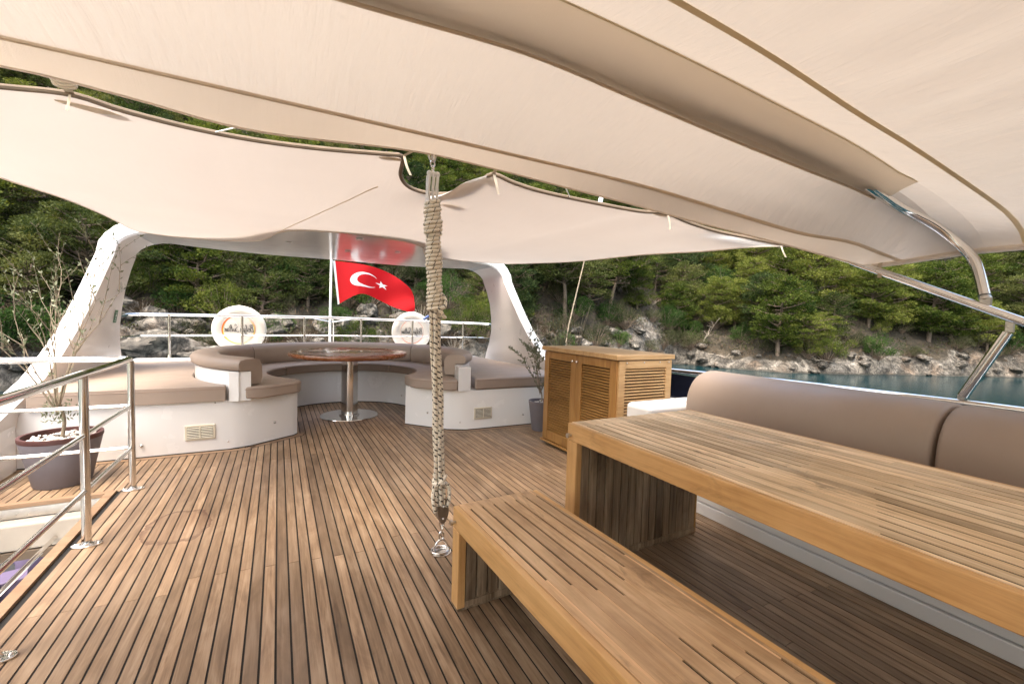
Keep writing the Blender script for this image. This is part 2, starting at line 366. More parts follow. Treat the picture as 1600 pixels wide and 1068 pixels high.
# ------------------------------------------------------------ teak deck
def deck():
    b = MB(); P0, S = -.4048, .0497
    b.box(-.925, 3.1, -2.5, 7.2, -.05, -.0035, 1); b.box(-1.72, -.925, 3.655, 7.2, -.05, -.0035, 1); b.box(-1.72, -.925, -2.5, .6, -.05, -.0035, 1)
    k0 = int((-1.70 - P0) / S); k1 = int((3.05 - P0) / S)
    for k in range(k0, k1):
        x0 = P0 + k * S + .0037; x1 = P0 + (k + 1) * S - .0037
        js = [-.1 + .0 * k, 2.33 - .012 * ((k // 2) % 9), 4.02 - .01 * ((k // 2) % 5)] if k % 2 else [-1.0, .9 if k % 4 else 1.1, 5.3]
        if k > 42: js = [j - 1.2 for j in js] + [2.9 if k % 2 else 2.5]
        js = sorted(js)
        ys = [-2.5] + js + [7.2]
        for a, c in zip(ys[:-1], ys[1:]):
            a += .0014; c -= .0014
            rngs = [(a, c)]
            if x0 < -.925:
                rngs = [(max(a, 3.66), c), (a, min(c, .6))]
            for (y0, y1) in rngs:
                if y1 - y0 > .01: b.box(x0, x1, y0, y1, -.02, 0, 0, rng.random())
    # raised margin boards round the hatch and curved margin board round the lounge base
    b.box(-.972, -.925, .6, 3.66, -.02, .012, 2); b.box(-1.72, -.972, 3.612, 3.66, -.02, .012, 2)
    path = [(-1.70, 4.41), (-.37, 4.41), (-.22, 4.455), (.13, 4.70)]
    ring = arc(.70, 5.42, .85, -141, 141, 48)
    st = [(1.28, 4.71), (1.58, 4.36), (1.76, 4.275), (3.05, 4.25)]
    def strip(pl, wd, z, mi, off=0.):
        V = [Vector((p[0], p[1])) for p in pl]; L = []; Rr = []
        for i, p in enumerate(V):
            tg = (V[min(i + 1, len(V) - 1)] - V[max(i - 1, 0)]).normalized(); n = Vector((tg.y, -tg.x))
            L.append((p.x + n.x * off, p.y + n.y * off)); Rr.append((p.x + n.x * (off + wd), p.y + n.y * (off + wd)))
        b.grid([[(x, y, z) for x, y in L], [(x, y, z) for x, y in Rr]], mi, flip=False)
    nose = [(-1.70, 4.41), (-.37, 4.41), (-.22, 4.455), (.13, 4.70), (.165, 4.76)]
    nose2 = [(1.25, 4.76), (1.28, 4.71), (1.58, 4.36), (1.76, 4.275), (3.05, 4.25)]
    for nl in (nose, nose2):
        cm = [(p.x, p.y) for p in catmull([(x, y, 0) for x, y in nl], 6)]
        strip(cm, .066, .0015, 1, 0.); strip(cm, .058, .0028, 2, .004)
    for cx in (.155, 1.265):
        b.lathe([(.001, .0018), (.068, .0018)], (cx, 4.70, 0), 28, 1); b.lathe([(.001, .0030), (.062, .0030)], (cx, 4.70, 0), 28, 2)
    for ri in (ring,): strip(ri, .012, .002, 1, 0.)
    o = b.build('deck', [M['teak'], M['caulk'], M['teak_margin']], attr=True); tag(o, 'worn teak plank deck with black caulk lines', kind='structure')
deck()

# ------------------------------------------------------------ yacht body under and round the deck
def yacht():
    r = empty('yacht', (0.7, 2, -3.8)); tag(r, 'white motor yacht hull carrying the teak upper deck', 'yacht')
    def pt(name, b, m, **k):
        o = b.build(name, m, **k); o.parent = r; o.matrix_parent_inverse = Matrix.Translation((-.7, -2, 3.8)); return o
    b = MB()      # hull, beam wider than the upper deck
    sec = [(-1.6, -4.6), (-2.7, -3.9), (-3.25, -2.4), (-3.35, -1.75)]
    G = []
    for y, s in ((-16, .15), (-13, .6), (-8, .93), (-2, 1), (5, 1), (8.8, .94), (9.2, .92)):
        row = [(.7 + (x - .0) * s * 1., y, z + (0 if y > -8 else .6)) for x, z in sec] + [(.7 - x * s, y, z + (0 if y > -8 else .6)) for x, z in sec[::-1]]
        G.append(row)
    b.grid(G); n = len(G[0]); b.add(G[-1], [tuple(range(n))]); b.add(G[0], [tuple(range(n))[::-1]])
    pt('hull', b, M['gelcoat'], smooth=True)
    b = MB(); b.box(-1.85, 3.25, 3.66, 7.55, -.34, -.052); b.box(-.90, 3.25, -2.6, 3.658, -2.3, -.055); pt('cabin', b, M['gelcoat'], bevel=.04)
    b = MB(); b.box(-1.84, 3.24, -3.4, -2.62, -.3, 2.05); pt('added_wheelhouse', b, M['gelcoat_old'], bevel=.04)  # unseen wall behind the camera, added to cut light from forward
    b = MB(); b.box(-1.6, 3.0, -2.618, -2.60, .75, 1.85); pt('added_wheelhouse_window', b, M['navy'])  # dark glass on the added, unseen wall
    b = MB(); b.box(-1.84, -1.66, -2.6, 4.42, -.34, .40); pt('bulwark', b, M['gelcoat'], bevel=.03, seg=3)
    b = MB(); b.box(3.02, 3.24, -2.6, 4.25, -.34, .53); pt('bulwark', b, M['gelcoat'], bevel=.03, seg=3)
    b = MB(); b.box(3.13, 3.155, -2.6, 4.2, .53, .745); pt('windscreen', b, M['navy'])
    # fibreglass ledge and beam inside the stair opening
    b = MB(); b.box(-1.66, -.99, 3.60, 3.655, -.07, -.012); pt('hatch_coaming', b, M['steel_dull'])
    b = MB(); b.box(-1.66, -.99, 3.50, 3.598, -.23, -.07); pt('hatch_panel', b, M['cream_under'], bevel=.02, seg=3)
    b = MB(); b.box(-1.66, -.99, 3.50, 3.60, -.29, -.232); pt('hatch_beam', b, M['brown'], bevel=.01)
    b = MB(); b.box(-1.15, -.975, .6, 3.4, -.40, -.30); pt('stair_ledge', b, M['gelcoat'], bevel=.01)
    b = MB(); b.tube([(-1.17, .8, -.18), (-1.17, 3.5, -.18)], .013); pt('hatch_edge_bar', b, M['steel'], smooth=True)
yacht()
b = MB(); b.box(-2.6, 4.0, -2.6, 9.0, -2.42, -2.3)
tag(b.build('lower_deck', M['teak_margin']), 'lower deck floor seen down the stair opening', kind='structure')

# ------------------------------------------------------------ U-shaped lounge base
CX, CY = .70, 5.42
def lounge():
    r = empty('lounge_base', (.7, 5.8, 0)); tag(r, 'white moulded lounge base with round recess, raised curved wall and louvred vents', 'lounge base')
    def pt(name, b, m, par=None, **k):
        o = b.build(name, m, **k); o.parent = par or r
        if par is None: o.matrix_parent_inverse = Matrix.Translation((-.7, -5.8, 0))
        return o
    arcp = arc(CX, CY, .85, -141, 141, 56)
    # body as two halves joined at the centre line keeps the concave outline clean
    b = MB()
    top, z0 = .425, .004
    def half(front, arcpts, back):
        # quads between recess outline and back edge
        out = front + arcpts
        return out
    port = [(-1.69, 4.41), (-.37, 4.41), (-.22, 4.455), (.13, 4.70)] + arcp[:29]
    stbd = [(3.06, 4.25), (1.76, 4.275), (1.58, 4.36), (1.28, 4.71)] + arcp[::-1][:29]
    for P, xo, fl in ((port, -1.69, 0), (stbd, 3.06, 1)):
        poly = P + [(CX, 7.5), (xo, 7.5)]
        n = len(poly)
        vs = [(x, y, z0) for x, y in poly] + [(x, y, top) for x, y in poly]
        side = [(i, (i + 1) % n, n + (i + 1) % n, n + i) for i in range(n) if i != len(P) - 1]
        fs = side + [tuple(range(n, 2 * n))]
        if fl: fs = [q[::-1] for q in fs]
        b.add(vs, fs)
    pt('body', b, M['gelcoat'], smooth=True, sharp=38)
    b = MB()      # raised wall
    ip = [(-.27, 4.405)] + arc(CX, CY, 1.355, -138, 132, 64) + [(1.66, 4.27)]
    op = [(-.375, 4.405)] + arc(CX, CY, 1.435, -136, 128, 64) + [(1.80, 4.27)]
    n = len(ip); V = [(x, y, .42) for x, y in ip] + [(x, y, .42) for x, y in op] + [(x, y, .672) for x, y in ip] + [(x, y, .672) for x, y in op]
    F = []
    for i in range(n - 1): F += [(i, i + 1, 2 * n + i + 1, 2 * n + i), (n + i + 1, n + i, 3 * n + i, 3 * n + i + 1), (2 * n + i, 2 * n + i + 1, 3 * n + i + 1, 3 * n + i)]
    F += [(n, 0, 2 * n, 3 * n), (n - 1, 2 * n - 1, 4 * n - 1, 3 * n - 1)]
    b.add(V, F); pt('curved_wall', b, M['gelcoat'], bevel=.012, seg=3)
    b = MB(); b.box(-1.69, 3.06, 6.78, 7.5, .42, .525); pt('aft_ledge', b, M['gelcoat'], bevel=.02, seg=3)
    b = MB(); # black sealant line at the foot
    for P in (port, stbd):
        b.tube([(x, y, .006) for x, y in P], .005, 5)
    pt('sealant', b, M['black'])
    for (x, y, lab) in ((-.575, 4.41, 'port'), (1.95, 4.272, 'st')):
        v = MB(); v.box(x - .105, x + .105, y - .012, y + .004, .11, .235)
        o = pt('vent', v, M['vent'], bevel=.004)
        v = MB(); v.box(x - .088, x + .088, y - .0135, y - .0115, .125, .22); q = v.build('vent_opening', M['black']); q.parent = o
        v = MB()
        for k in range(7):
            z = .128 + k * .0135
            for s in (-1, 1): v.add([(x + s * .045 - .042, y - .018, z), (x + s * .045 + .042, y - .018, z), (x + s * .045 + .042, y - .0125, z + .008), (x + s * .045 - .042, y - .0125, z + .008)], [(0, 1, 2, 3)])
        v.box(x - .004, x + .004, y - .019, y - .0125, .125, .22)
        q = v.build('louvre', M['vent']); q.parent = o
        for sx in (-1, 1):
            for sz in (.118, .227): v = MB(); v.sphere((x + sx * .097, y - .012, sz), .0045); q = v.build('screw', M['steel_dull'], smooth=True); q.parent = o
    for (x, y, z, rr) in ((-.03, 4.588, .17, .012), (-.38, 4.408, .075, .007), (-.47, 4.408, .415, .006), (1.42, 4.545, .16, .012), (1.70, 4.30, .085, .007), (2.44, 4.26, .12, .012), (1.45, 5.80, .13, .012), (-.96, 4.408, .10, .013)):
        v = MB(); v.sphere((x, y, z), rr); v.sphere((x, y - rr * .3, z), rr * .7); pt('fitting', v, M['steel'], smooth=True)
lounge()

def cushion_prism(name, poly, z0, z1, label, cat='cushion', group=None, bev=.022):
    b = MB(); b.prism(poly, z0, z1); o = b.build(name, M['vinyl'], bevel=bev, seg=4, ang=50)
    b = MB(); b.tube([(x, y, z1 - .024) for x, y in poly], .0026, 6, closed=True); b.build('piping', M['piping'], o, smooth=True)
    tag(o, label, cat, group); return o
def inset(poly, d):
    c = Vector((sum(p[0] for p in poly) / len(poly), sum(p[1] for p in poly) / len(poly)))
    return [tuple((Vector(p) - c) * (1 - d) + c) for p in poly]
def ccw(p):
    a = sum(p[i][0] * p[(i + 1) % len(p)][1] - p[(i + 1) % len(p)][0] * p[i][1] for i in range(len(p)))
    return p if a > 0 else p[::-1]
# sunpads
pp = [(-1.60, 4.385), (-.395, 4.385), (-.43, 4.50)] + arc(CX, CY, 1.455, -131, -62, 20) + [(-.62, 6.72), (-1.55, 6.72), (-1.60, 5.2)]
cushion_prism('sunpad', ccw(pp), .43, .555, 'flat taupe sunpad on the port side, behind the potted olive with white pebbles', 'sunpad')
pp = [(3.0, 4.235), (1.845, 4.25), (1.90, 4.50)] + arc(CX, CY, 1.455, 122, 62, 20) + [(2.02, 6.72), (2.92, 6.72), (2.99, 5.2)]
cushion_prism('sunpad', ccw(pp), .43, .555, 'flat taupe sunpad on the starboard side, beside the louvred cabinet', 'sunpad')
# seat cushions of the horseshoe
lobeP = [(-.255, 4.40), (-.12, 4.40), (.02, 4.50), (.145, 4.59), (.185, 4.63), (.195, 4.70), (.165, 4.775)] + arc(CX, CY, .80, -139, -50, 18) + arc(CX, CY, 1.345, -50, -135, 24)
cushion_prism('seat_cushion', ccw(lobeP), .43, .54, 'taupe horseshoe seat cushion at the left end, with a rounded front nose', group='seat cushions of the round lounge')
mid = arc(CX, CY, .80, -49.6, 49.6, 26) + arc(CX, CY, 1.345, 49.6, -49.6, 30)
cushion_prism('seat_cushion', ccw(mid), .43, .54, 'curved taupe seat cushion at the back, behind the round table', group='seat cushions of the round lounge')
lobeS = [(1.655, 4.262), (1.56, 4.28), (1.40, 4.42), (1.275, 4.56), (1.245, 4.63), (1.25, 4.74)] + arc(CX, CY, .80, 138, 50, 18) + arc(CX, CY, 1.345, 50, 131, 24)
cushion_prism('seat_cushion', ccw(lobeS), .43, .54, 'taupe horseshoe seat cushion at the right end, behind the hanging rope', group='seat cushions of the round lounge')

def backrest(a0, a1, label, ends=None):
    prof = [(1.225, .545), (1.205, .60), (1.208, .72), (1.235, .768), (1.29, .785), (1.40, .785), (1.455, .775), (1.475, .74), (1.465, .695), (1.44, .680), (1.348, .680), (1.345, .545)]
    n = 30; rings = []; pts = []
    for i in range(n + 1):
        a = a0 + (a1 - a0) * i / n; pts.append(a)
    b = MB(); k = len(prof)
    for i, a in enumerate(pts):
        e_ = min(i, n - i) / 1.0; s = 1 if e_ >= 1 else .93
        zc, rc = .68, 1.32
        b.v += [(CX + (rc + (r - rc) * s) * math.sin(R_(a)), CY + (rc + (r - rc) * s) * math.cos(R_(a)), zc + (z - zc) * s) for r, z in prof]
    for i in range(n):
        for j in range(k):
            q = [i * k + j, i * k + (j + 1) % k, (i + 1) * k + (j + 1) % k, (i + 1) * k + j]; b.f.append(q[::-1] if a1 > a0 else q); b.mi.append(0); b.pr.append(0)
    b.f.append(list(range(k))); b.f.append([n * k + j for j in range(k)][::-1]); b.mi += [0, 0]; b.pr += [0, 0]
    o = b.build('backrest_cushion', M['vinyl'], smooth=True, sharp=60)
    tag(o, label, 'cushion', 'backrest cushions of the round lounge')
backrest(-137, -52.3, 'curved taupe backrest roll on the left curved wall, with a squared front end')
backrest(-51.8, 51.8, 'long curved taupe backrest across the back, under the two lifebuoys')
backrest(52.3, 130, 'curved taupe backrest roll on the right curved wall, behind the hanging rope')

# ------------------------------------------------------------ radar arch
def arch():
    r = empty('arch', (.72, 6, .5)); tag(r, 'white glossy arch with flared legs spanning the aft deck', 'arch')
    C = .72
    # station: inner x offset from centre, inner z, y forward, y aft, outward normal (x,z)
    st = []
    for z, yf, ya in ((-.3, 3.2, 6.9), (.10, 3.6, 6.9), (.40, 4.12, 6.85), (.50, 4.38, 6.72), (.62, 4.68, 6.62), (.8, 4.93, 6.45), (1.0, 5.14, 6.31), (1.2, 5.30, 6.25), (1.4, 5.43, 6.23), (1.6, 5.55, 6.28), (1.72, 5.62, 6.34)):
        st.append((2.34 - .18 * (z - .55), z, yf, ya, 1., 0.))
    # fillet to the beam underside at z 1.955
    for k in range(1, 7):
        a = k / 6 * math.pi / 2; cx, cz, rr = 2.13 - .30, 1.74, .215
        st.append((cx + .30 * math.cos(a) - .0, cz + rr * math.sin(a), 5.62 + .10 * math.sin(a), 6.34 + .14 * math.sin(a), math.cos(a), math.sin(a)))
    for x, yf, ya in ((1.6, 5.60, 6.60), (1.3, 5.40, 6.72), (1.05, 5.10, 6.80), (.85, 4.62, 6.83), (.7, 4.35, 6.84), (.45, 4.20, 6.85), (.2, 4.12, 6.85), (0, 4.10, 6.85)):
        st.append((x, 1.955 + .012 * (1 - x / 1.6), yf, ya, 0., 1.))
    full = [(C - s[0],) + s[1:4] + (-s[4], s[5]) for s in st] + [(C + s[0],) + s[1:] for s in st[::-1][1:]]
    b = MB(); T = .145
    for (x, z, yf, ya, nx, nz) in full:
        t_ = T if nz < .5 else .15
        ring = [(0, yf + .02, .0), (0, yf, .02), (0, yf, t_ - .035), (0, yf + .035, t_), (0, ya - .035, t_), (0, ya, t_ - .035), (0, ya, .03), (0, ya - .02, 0)]
        b.v += [(x + nx * d, y, z + nz * d) for (_, y, d) in ring]
    k = 8
    for i in range(len(full) - 1):
        for j in range(k):
            b.f.append([i * k + j, i * k + (j + 1) % k, (i + 1) * k + (j + 1) % k, (i + 1) * k + j]); b.mi.append(0 if j != 7 else 1); b.pr.append(0)
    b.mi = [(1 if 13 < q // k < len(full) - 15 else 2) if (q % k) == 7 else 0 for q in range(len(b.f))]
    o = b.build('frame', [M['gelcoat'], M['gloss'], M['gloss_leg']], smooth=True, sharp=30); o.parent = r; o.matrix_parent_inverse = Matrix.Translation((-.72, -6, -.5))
    # exit sticker on the port leg inner face
    def put(o): o.parent = r; o.matrix_parent_inverse = Matrix.Translation((-.72, -6, -.5)); return o
    xf = lambda z: C - (2.34 - .18 * (z - .55)) + .003
    v = MB(); v.add([(xf(1.03), 6.02, 1.03), (xf(1.03), 6.125, 1.03), (xf(1.165), 6.115, 1.165), (xf(1.165), 6.01, 1.165)], [(0, 1, 2, 3)]); s = put(v.build('exit_sticker', M['sign']))
    v = MB()
    for (y0, y1, z0, z1) in ((6.160, 6.205, 1.050, 1.055), (6.175, 6.190, 1.125, 1.140), (6.168, 6.195, 1.095, 1.118), (6.178, 6.188, 1.065, 1.092)):
        v.add([(xf(z0) + .002, y0 - .11, z0), (xf(z0) + .002, y1 - .11, z0), (xf(z1) + .002, y1 - .11, z1), (xf(z1) + .002, y0 - .11, z1)], [(0, 1, 2, 3)])
    q = v.build('symbol', M['white']); q.parent = s
    for x, y in ((.10, 5.42), (.73, 4.72), (1.28, 5.42), (.75, 5.75)):
        v = MB(); v.lathe([(.001, 0), (.028, 0), (.034, .006), (.034, .012)], (x, y, 1.952), 20); put(v.build('downlight', M['steel_dull'], smooth=True))
arch()

# ------------------------------------------------------------ round table
def round_table():
    r = empty('round_table', (.74, 5.40, 0)); tag(r, 'round varnished mahogany table with star inlay on a chrome pedestal', 'table')
    b = MB(); b.lathe([(.001, .002), (.32, .002), (.322, .008), (.318, .014), (.001, .014)], k=64); b.build('base_plate', M['steel'], r, smooth=True)
    b = MB(); b.lathe([(.112, .014), (.112, .03), (.092, .034), (.092, .690), (.12, .694), (.12, .698)], k=48); b.build('pedestal', M['steel'], r, smooth=True)
    b = MB(); b.lathe([(.001, .698), (.58, .698), (.625, .702), (.645, .718), (.650, .735), (.643, .752), (.624, .758), (.608, .7525), (.001, .7525)], k=96); b.build('tabletop', M['mahogany'], r, smooth=True)
    b = MB()
    for k in range(16):
        a = 2 * math.pi * k / 16 + .2; L = .34 if k % 4 == 0 else (.25 if k % 2 == 0 else .17); wd = .058 if k % 2 == 0 else .04
        c = .07
        b.add([(0, 0, .7532), (c * math.cos(a + wd * 5), c * math.sin(a + wd * 5), .7532), (L * math.cos(a), L * math.sin(a), .7532)], [(0, 2, 1)])
        if k % 2 == 0: b.add([(0, 0, .7534), (c * math.cos(a - wd * 5), c * math.sin(a - wd * 5), .7534), (L * math.cos(a), L * math.sin(a), .7534)], [(0, 1, 2)], 1)
    b.build('star_inlay', [M['inlay'], M['cab_z']], r)
    b = MB(); b.lathe([(.565, .7532), (.572, .7532)], k=96); b.build('ring_inlay', M['inlay'], r)
round_table()

# ------------------------------------------------------------ stern railing, flagstaff, flag, lifebuoys
def stern():
    YR = 7.40
    r = empty('stern_railing', (.7, YR, .52)); tag(r, 'polished steel railing across the stern, behind the round lounge', 'railing')
    def put(o): o.parent = r; o.matrix_parent_inverse = Matrix.Translation((-.7, -YR, -.52)); return o
    b = MB(); b.tube([(-1.75, YR - .5, 1.09), (-1.72, YR - .1, 1.105), (-1.6, YR, 1.11), (.7, YR + .03, 1.13), (3.3, YR, 1.09), (3.42, YR - .1, 1.08), (3.45, YR - .5, 1.07)], .021, 12); put(b.build('top_rail', M['steel'], smooth=True))
    b = MB(); b.tube([(-1.70, YR - .4, .83), (-1.6, YR, .83), (.7, YR + .03, .85), (3.35, YR, .83), (3.42, YR - .4, .82)], .011, 8); put(b.build('mid_rail', M['steel'], smooth=True))
    for x in (-1.30, -.46, .35, 1.18, 2.02, 2.94):
        b = MB(); b.tube([(x, YR, .527), (x, YR, 1.11)], .017, 10); o = put(b.build('post', M['steel'], smooth=True))
        b = MB(); b.lathe([(.045, 0), (.045, .008), (.025, .014), (.021, .05)], (x, YR, .525), 16); q = b.build('flange', M['steel'], smooth=True); q.parent = o
    for s in (-1, 1):
        b = MB(); b.tube([(.76 + s * .33, YR + .03, 1.12), (.76 + s * .01, YR + .19, 1.06)], .010, 8); put(b.build('brace', M['steel'], smooth=True))
    f = empty('flagstaff', (.735, 7.62, .4)); tag(f, 'white flagstaff standing at the stern rail centre', 'flagstaff')
    b = MB(); b.tube([(0, 0, -.6), (0.0, 0, .6), (.02, .04, 1.95), (.03, .06, 2.6)], [.020, .020, .017, .013], 12); b.build('pole', M['white'], f, smooth=True)
    b = MB(); b.sphere((.03, .06, 2.62), .024); b.build('ball_finial', M['steel'], f, smooth=True)
    b = MB(); b.tube([(.05, -.01, -.6), (.05, -.01, .62), (.035, .01, .75)], .008, 8); b.build('halyard', M['whiterope'], f, smooth=True)
    # flag
    top = [Vector(p) for p in ((.775, 7.68, 2.05), (1.30, 7.62, 2.01), (1.72, 7.72, 1.90), (2.03, 7.66, 1.69), (2.13, 7.70, 1.53))]
    bot = [Vector(p) for p in ((.855, 7.68, 1.34), (1.10, 7.60, 1.50), (1.26, 7.63, 1.535), (1.50, 7.74, 1.46), (1.81, 7.66, 1.32), (2.12, 7.72, 1.245))]
    N, K = 260, 170
    def res(p, n):
        c = catmull(p, 24); L = [0]
        for i in range(1, len(c)): L.append(L[-1] + (c[i] - c[i - 1]).length)
        out = []; j = 0
        for i in range(n + 1):
            s = L[-1] * i / n
            while j < len(L) - 2 and L[j + 1] < s: j += 1
            u = (s - L[j]) / max(1e-9, L[j + 1] - L[j]); out.append(c[j].lerp(c[j + 1], min(1, u)))
        return out
    T, B = res(top, N), res(bot, N)
    def star(x, y):
        cx, cy, rr = .815, .5, .125
        dx, dy = x - cx, y - cy; d = math.hypot(dx, dy)
        if d > rr: return False
        a = (math.atan2(dy, -dx)) % (2 * math.pi / 5); a = min(a, 2 * math.pi / 5 - a)
        # edge from tip (rr,0) to inner (rr*.382, 36deg)
        ix, iy = rr * .382 * math.cos(math.pi / 5), rr * .382 * math.sin(math.pi / 5)
        px, py = d * math.cos(a), d * math.sin(a)
        return (ix - rr) * (py) - (iy) * (px - rr) > 0
    def mif(i, j):
        x, y = (j + .5) / N * 1.5, 1 - (i + .5) / K
        if x < .035: return 1
        cres = math.hypot(x - .5, y - .5) < .25 and math.hypot(x - .5625, y - .5) > .2
        return 1 if cres or star(x, y) else 0
    G = []
    for i in range(K + 1):
        v = i / K; row = []
        for j in range(N + 1):
            p = T[j].lerp(B[j], v); u = j / N
            p.y += .045 * math.sin(u * 9 + v * 2.2) * u + .02 * math.sin(v * 5 + u * 14) * u; row.append(p)
        G.append(row)
    b = MB(); b.grid(G, mif=mif)
    o = b.build('flag', [M['flagred'], M['flagwhite']], smooth=True, sharp=180)
    tag(o, 'red flag with white crescent and star hanging from the flagstaff', 'flag')

    # lettering strokes, handwritten; drawn once and shared
    S = {'B': [[(.1, 0), (.2, 1)], [(.0, .95), (.35, 1.0), (.5, .85), (.35, .6), (.18, .55)], [(.18, .55), (.45, .5), (.5, .2), (.3, 0), (0, .05)]],
         'e': [[(0, .25), (.25, .35), (.2, .5), (.05, .45), (0, .2), (.12, 0), (.35, .12)]],
         'l': [[(0, .1), (.2, .8), (.15, 1.), (.08, .8), (.1, .1), (.25, .05)]],
         'g': [[(.28, .45), (.1, .5), (0, .25), (.12, .05), (.28, .3), (.3, .45), (.22, -.35), (.05, -.45), (0, -.25), (.4, .1)]],
         'i': [[(0, .1), (.06, .45), (.08, .05), (.2, .1)], [(.1, .65), (.12, .7)]],
         'n': [[(0, .0), (.05, .45), (.04, .1), (.18, .45), (.24, .4), (.24, .05), (.36, .1)]],
         'S': [[(.5, .85), (.35, 1.05), (.12, .9), (.15, .65), (.4, .45), (.42, .15), (.2, -.05), (0, .1)]],
         'u': [[(0, .45), (.02, .1), (.12, .02), (.24, .4), (.24, .1), (.36, .08)]],
         't': [[(.12, .85), (.08, .1), (.2, .02)], [(0, .55), (.3, .6)]],
         'a': [[(.26, .42), (.1, .48), (0, .25), (.08, .03), (.24, .3), (.28, .42), (.26, .08), (.38, .1)]]}
    def lettering(b, width):
        x = 0; items = []
        for ch in 'BelginSultan':
            for pl in S[ch]: items.append([(x + px, pz) for px, pz in pl])
            x += {'B': .55, 'S': .5, 'l': .24, 'i': .22, 't': .28}.get(ch, .38)
            if ch == 'n' and x < 3: x += .12
        sc = width / x
        for pl in items:
            c = catmull([((px + .18 * pz - x / 2) * sc * -1, 0, (pz - .35) * sc * 1.25) for px, pz in pl], 4)   # mirrored: read from astern
            b.tube(c, .0031, 5)
    for i, (x, z, lab) in enumerate(((-.50, .925, 'round white lifebuoy with ring of orange and yellow strokes, left of the flag'), (2.04, .92, 'round white lifebuoy with thin red ring, partly behind the hanging rope'))):
        g = empty('lifebuoy', (x, 7.52, z)); tag(g, lab, 'lifebuoy', 'lifebuoys hung on the stern railing')
        b = MB(); k = 64; rings = []
        R0, R1 = .225, .345
        prof = [(R0 - .01, -.014), (R0 + .01, -.024), ((R0 + R1) / 2 - .02, -.034), (R1 - .025, -.028), (R1, 0), (R1 - .03, .045), ((R0 + R1) / 2, .055), (R0 + .01, .035)]
        for j in range(k):
            a = 2 * math.pi * j / k; b.v += [(rr * math.cos(a), y, rr * math.sin(a)) for rr, y in prof]
        for j in range(k):
            for q in range(8): b.f.append([j * 8 + q, j * 8 + (q + 1) % 8, ((j + 1) % k) * 8 + (q + 1) % 8, ((j + 1) % k) * 8 + q]); b.mi.append(0); b.pr.append(0)
        b.build('ring', M['buoy'], g, smooth=True, sharp=180)
        b = MB(); b.add([(R0 * 1.01 * math.cos(2 * math.pi * j / k), -.020, R0 * 1.01 * math.sin(2 * math.pi * j / k)) for j in range(k)] + [(R0 * 1.01 * math.cos(2 * math.pi * j / k), .0, R0 * 1.01 * math.sin(2 * math.pi * j / k)) for j in range(k)],
                        [tuple(range(k)), tuple(range(k, 2 * k))[::-1]]); b.build('cover', M['buoy'], g)
        def stroke(a0, a1, r0, r1, w0, w1, m, y, name):
            b = MB(); n = 28; A = []; B_ = []
            for q in range(n + 1):
                u = q / n; a = R_(a0 + (a1 - a0) * u); rr = r0 + (r1 - r0) * u; ww = (w0 + (w1 - w0) * u) * (math.sin(math.pi * min(1, max(0, u))) * .8 + .2)
                A.append((rr * math.cos(a), y, rr * math.sin(a))); B_.append(((rr + ww) * math.cos(a), y, (rr + ww) * math.sin(a)))
            b.grid([A, B_]); b.build(name, m, g)
        if i == 0:
            stroke(75, 250, .195, .200, .014, .030, M['orange'], -.0225, 'orange_stroke'); stroke(150, 300, .196, .203, .010, .016, M['yellow'], -.0235, 'yellow_stroke')
            stroke(-75, 85, .196, .200, .004, .006, M['orange'], -.0225, 'orange_stroke'); stroke(-60, 50, .186, .182, .008, .014, M['yellow'], -.0235, 'yellow_stroke')
        else:
            stroke(0, 180, .196, .196, .006, .010, M['orange'], -.0225, 'red_stroke'); stroke(180, 361, .196, .196, .008, .010, M['orange'], -.0225, 'red_stroke')
        b = MB(); lettering(b, .37); o = b.build('lettering', M['ink'], g); o.location = (0, -.025, -.0)
        b = MB(); b.tube(catmull([(-.14, -.06, .29), (-.05, -.10, .33), (0, -.11, .345), (.05, -.10, .33), (.14, -.06, .29)], 5), .006, 6)
        b.tube(catmull([(-.10, -.05, .21), (-.04, -.09, .10), (0, -.10, .0)], 5), .003, 5); b.tube(catmull([(.10, -.05, .21), (.04, -.09, .10), (0, -.10, .0)], 5), .003, 5)
        b.build('cord', M['whiterope'], g, smooth=True)
    b = MB(); b.tube([(2.22, 7.44, 1.14), (2.31, 7.44, 1.20)], .022, 10); tag(b.build('blue_cap', M['blue'], smooth=True), 'small blue cap clipped on the stern rail beside the rope', 'cap')
stern()

# ------------------------------------------------------------ hatch railing
def hatch_rail():
    r = empty('hatch_railing', (-.84, 2.9, 0)); tag(r, 'polished steel railing round the stair opening, left foreground', 'railing')
    def put(o): o.parent = r; o.matrix_parent_inverse = Matrix.Translation((.84, -2.9, 0)); return o
    X = -.845
    for nm, z, rr in (('top_rail', .862, .0195), ('mid_rail', .558, .0115), ('lower_rail', .280, .0115)):
        b = MB(); b.tube([(X, .2, z), (X, 3.60, z), (X - .004, 3.645, z), (X - .02, 3.665, z), (X - .06, 3.668, z), (-1.66, 3.668, z)], rr, 14); put(b.build(nm, M['steel'], smooth=True, sharp=60))
    for y in (1.24, 2.045, 2.872, 3.655):
        b = MB(); b.tube([(X, y, .006), (X, y, .85)], .019, 14); o = put(b.build('post', M['steel'], smooth=True))
        b = MB(); n = 28; b.prism([(X + .062 * math.cos(2 * math.pi * j / n), y + .034 * math.sin(2 * math.pi * j / n)) for j in range(n)], .001, .009); b.lathe([(.028, .009), (.022, .016), (.0195, .03)], (X, y, 0), 18)
        b.sphere((X - .045, y, .010), .007, k=6); b.sphere((X + .045, y, .010), .007, k=6)
        q = b.build('flange', M['steel'], smooth=True, bevel=.002); q.parent = o
hatch_rail()
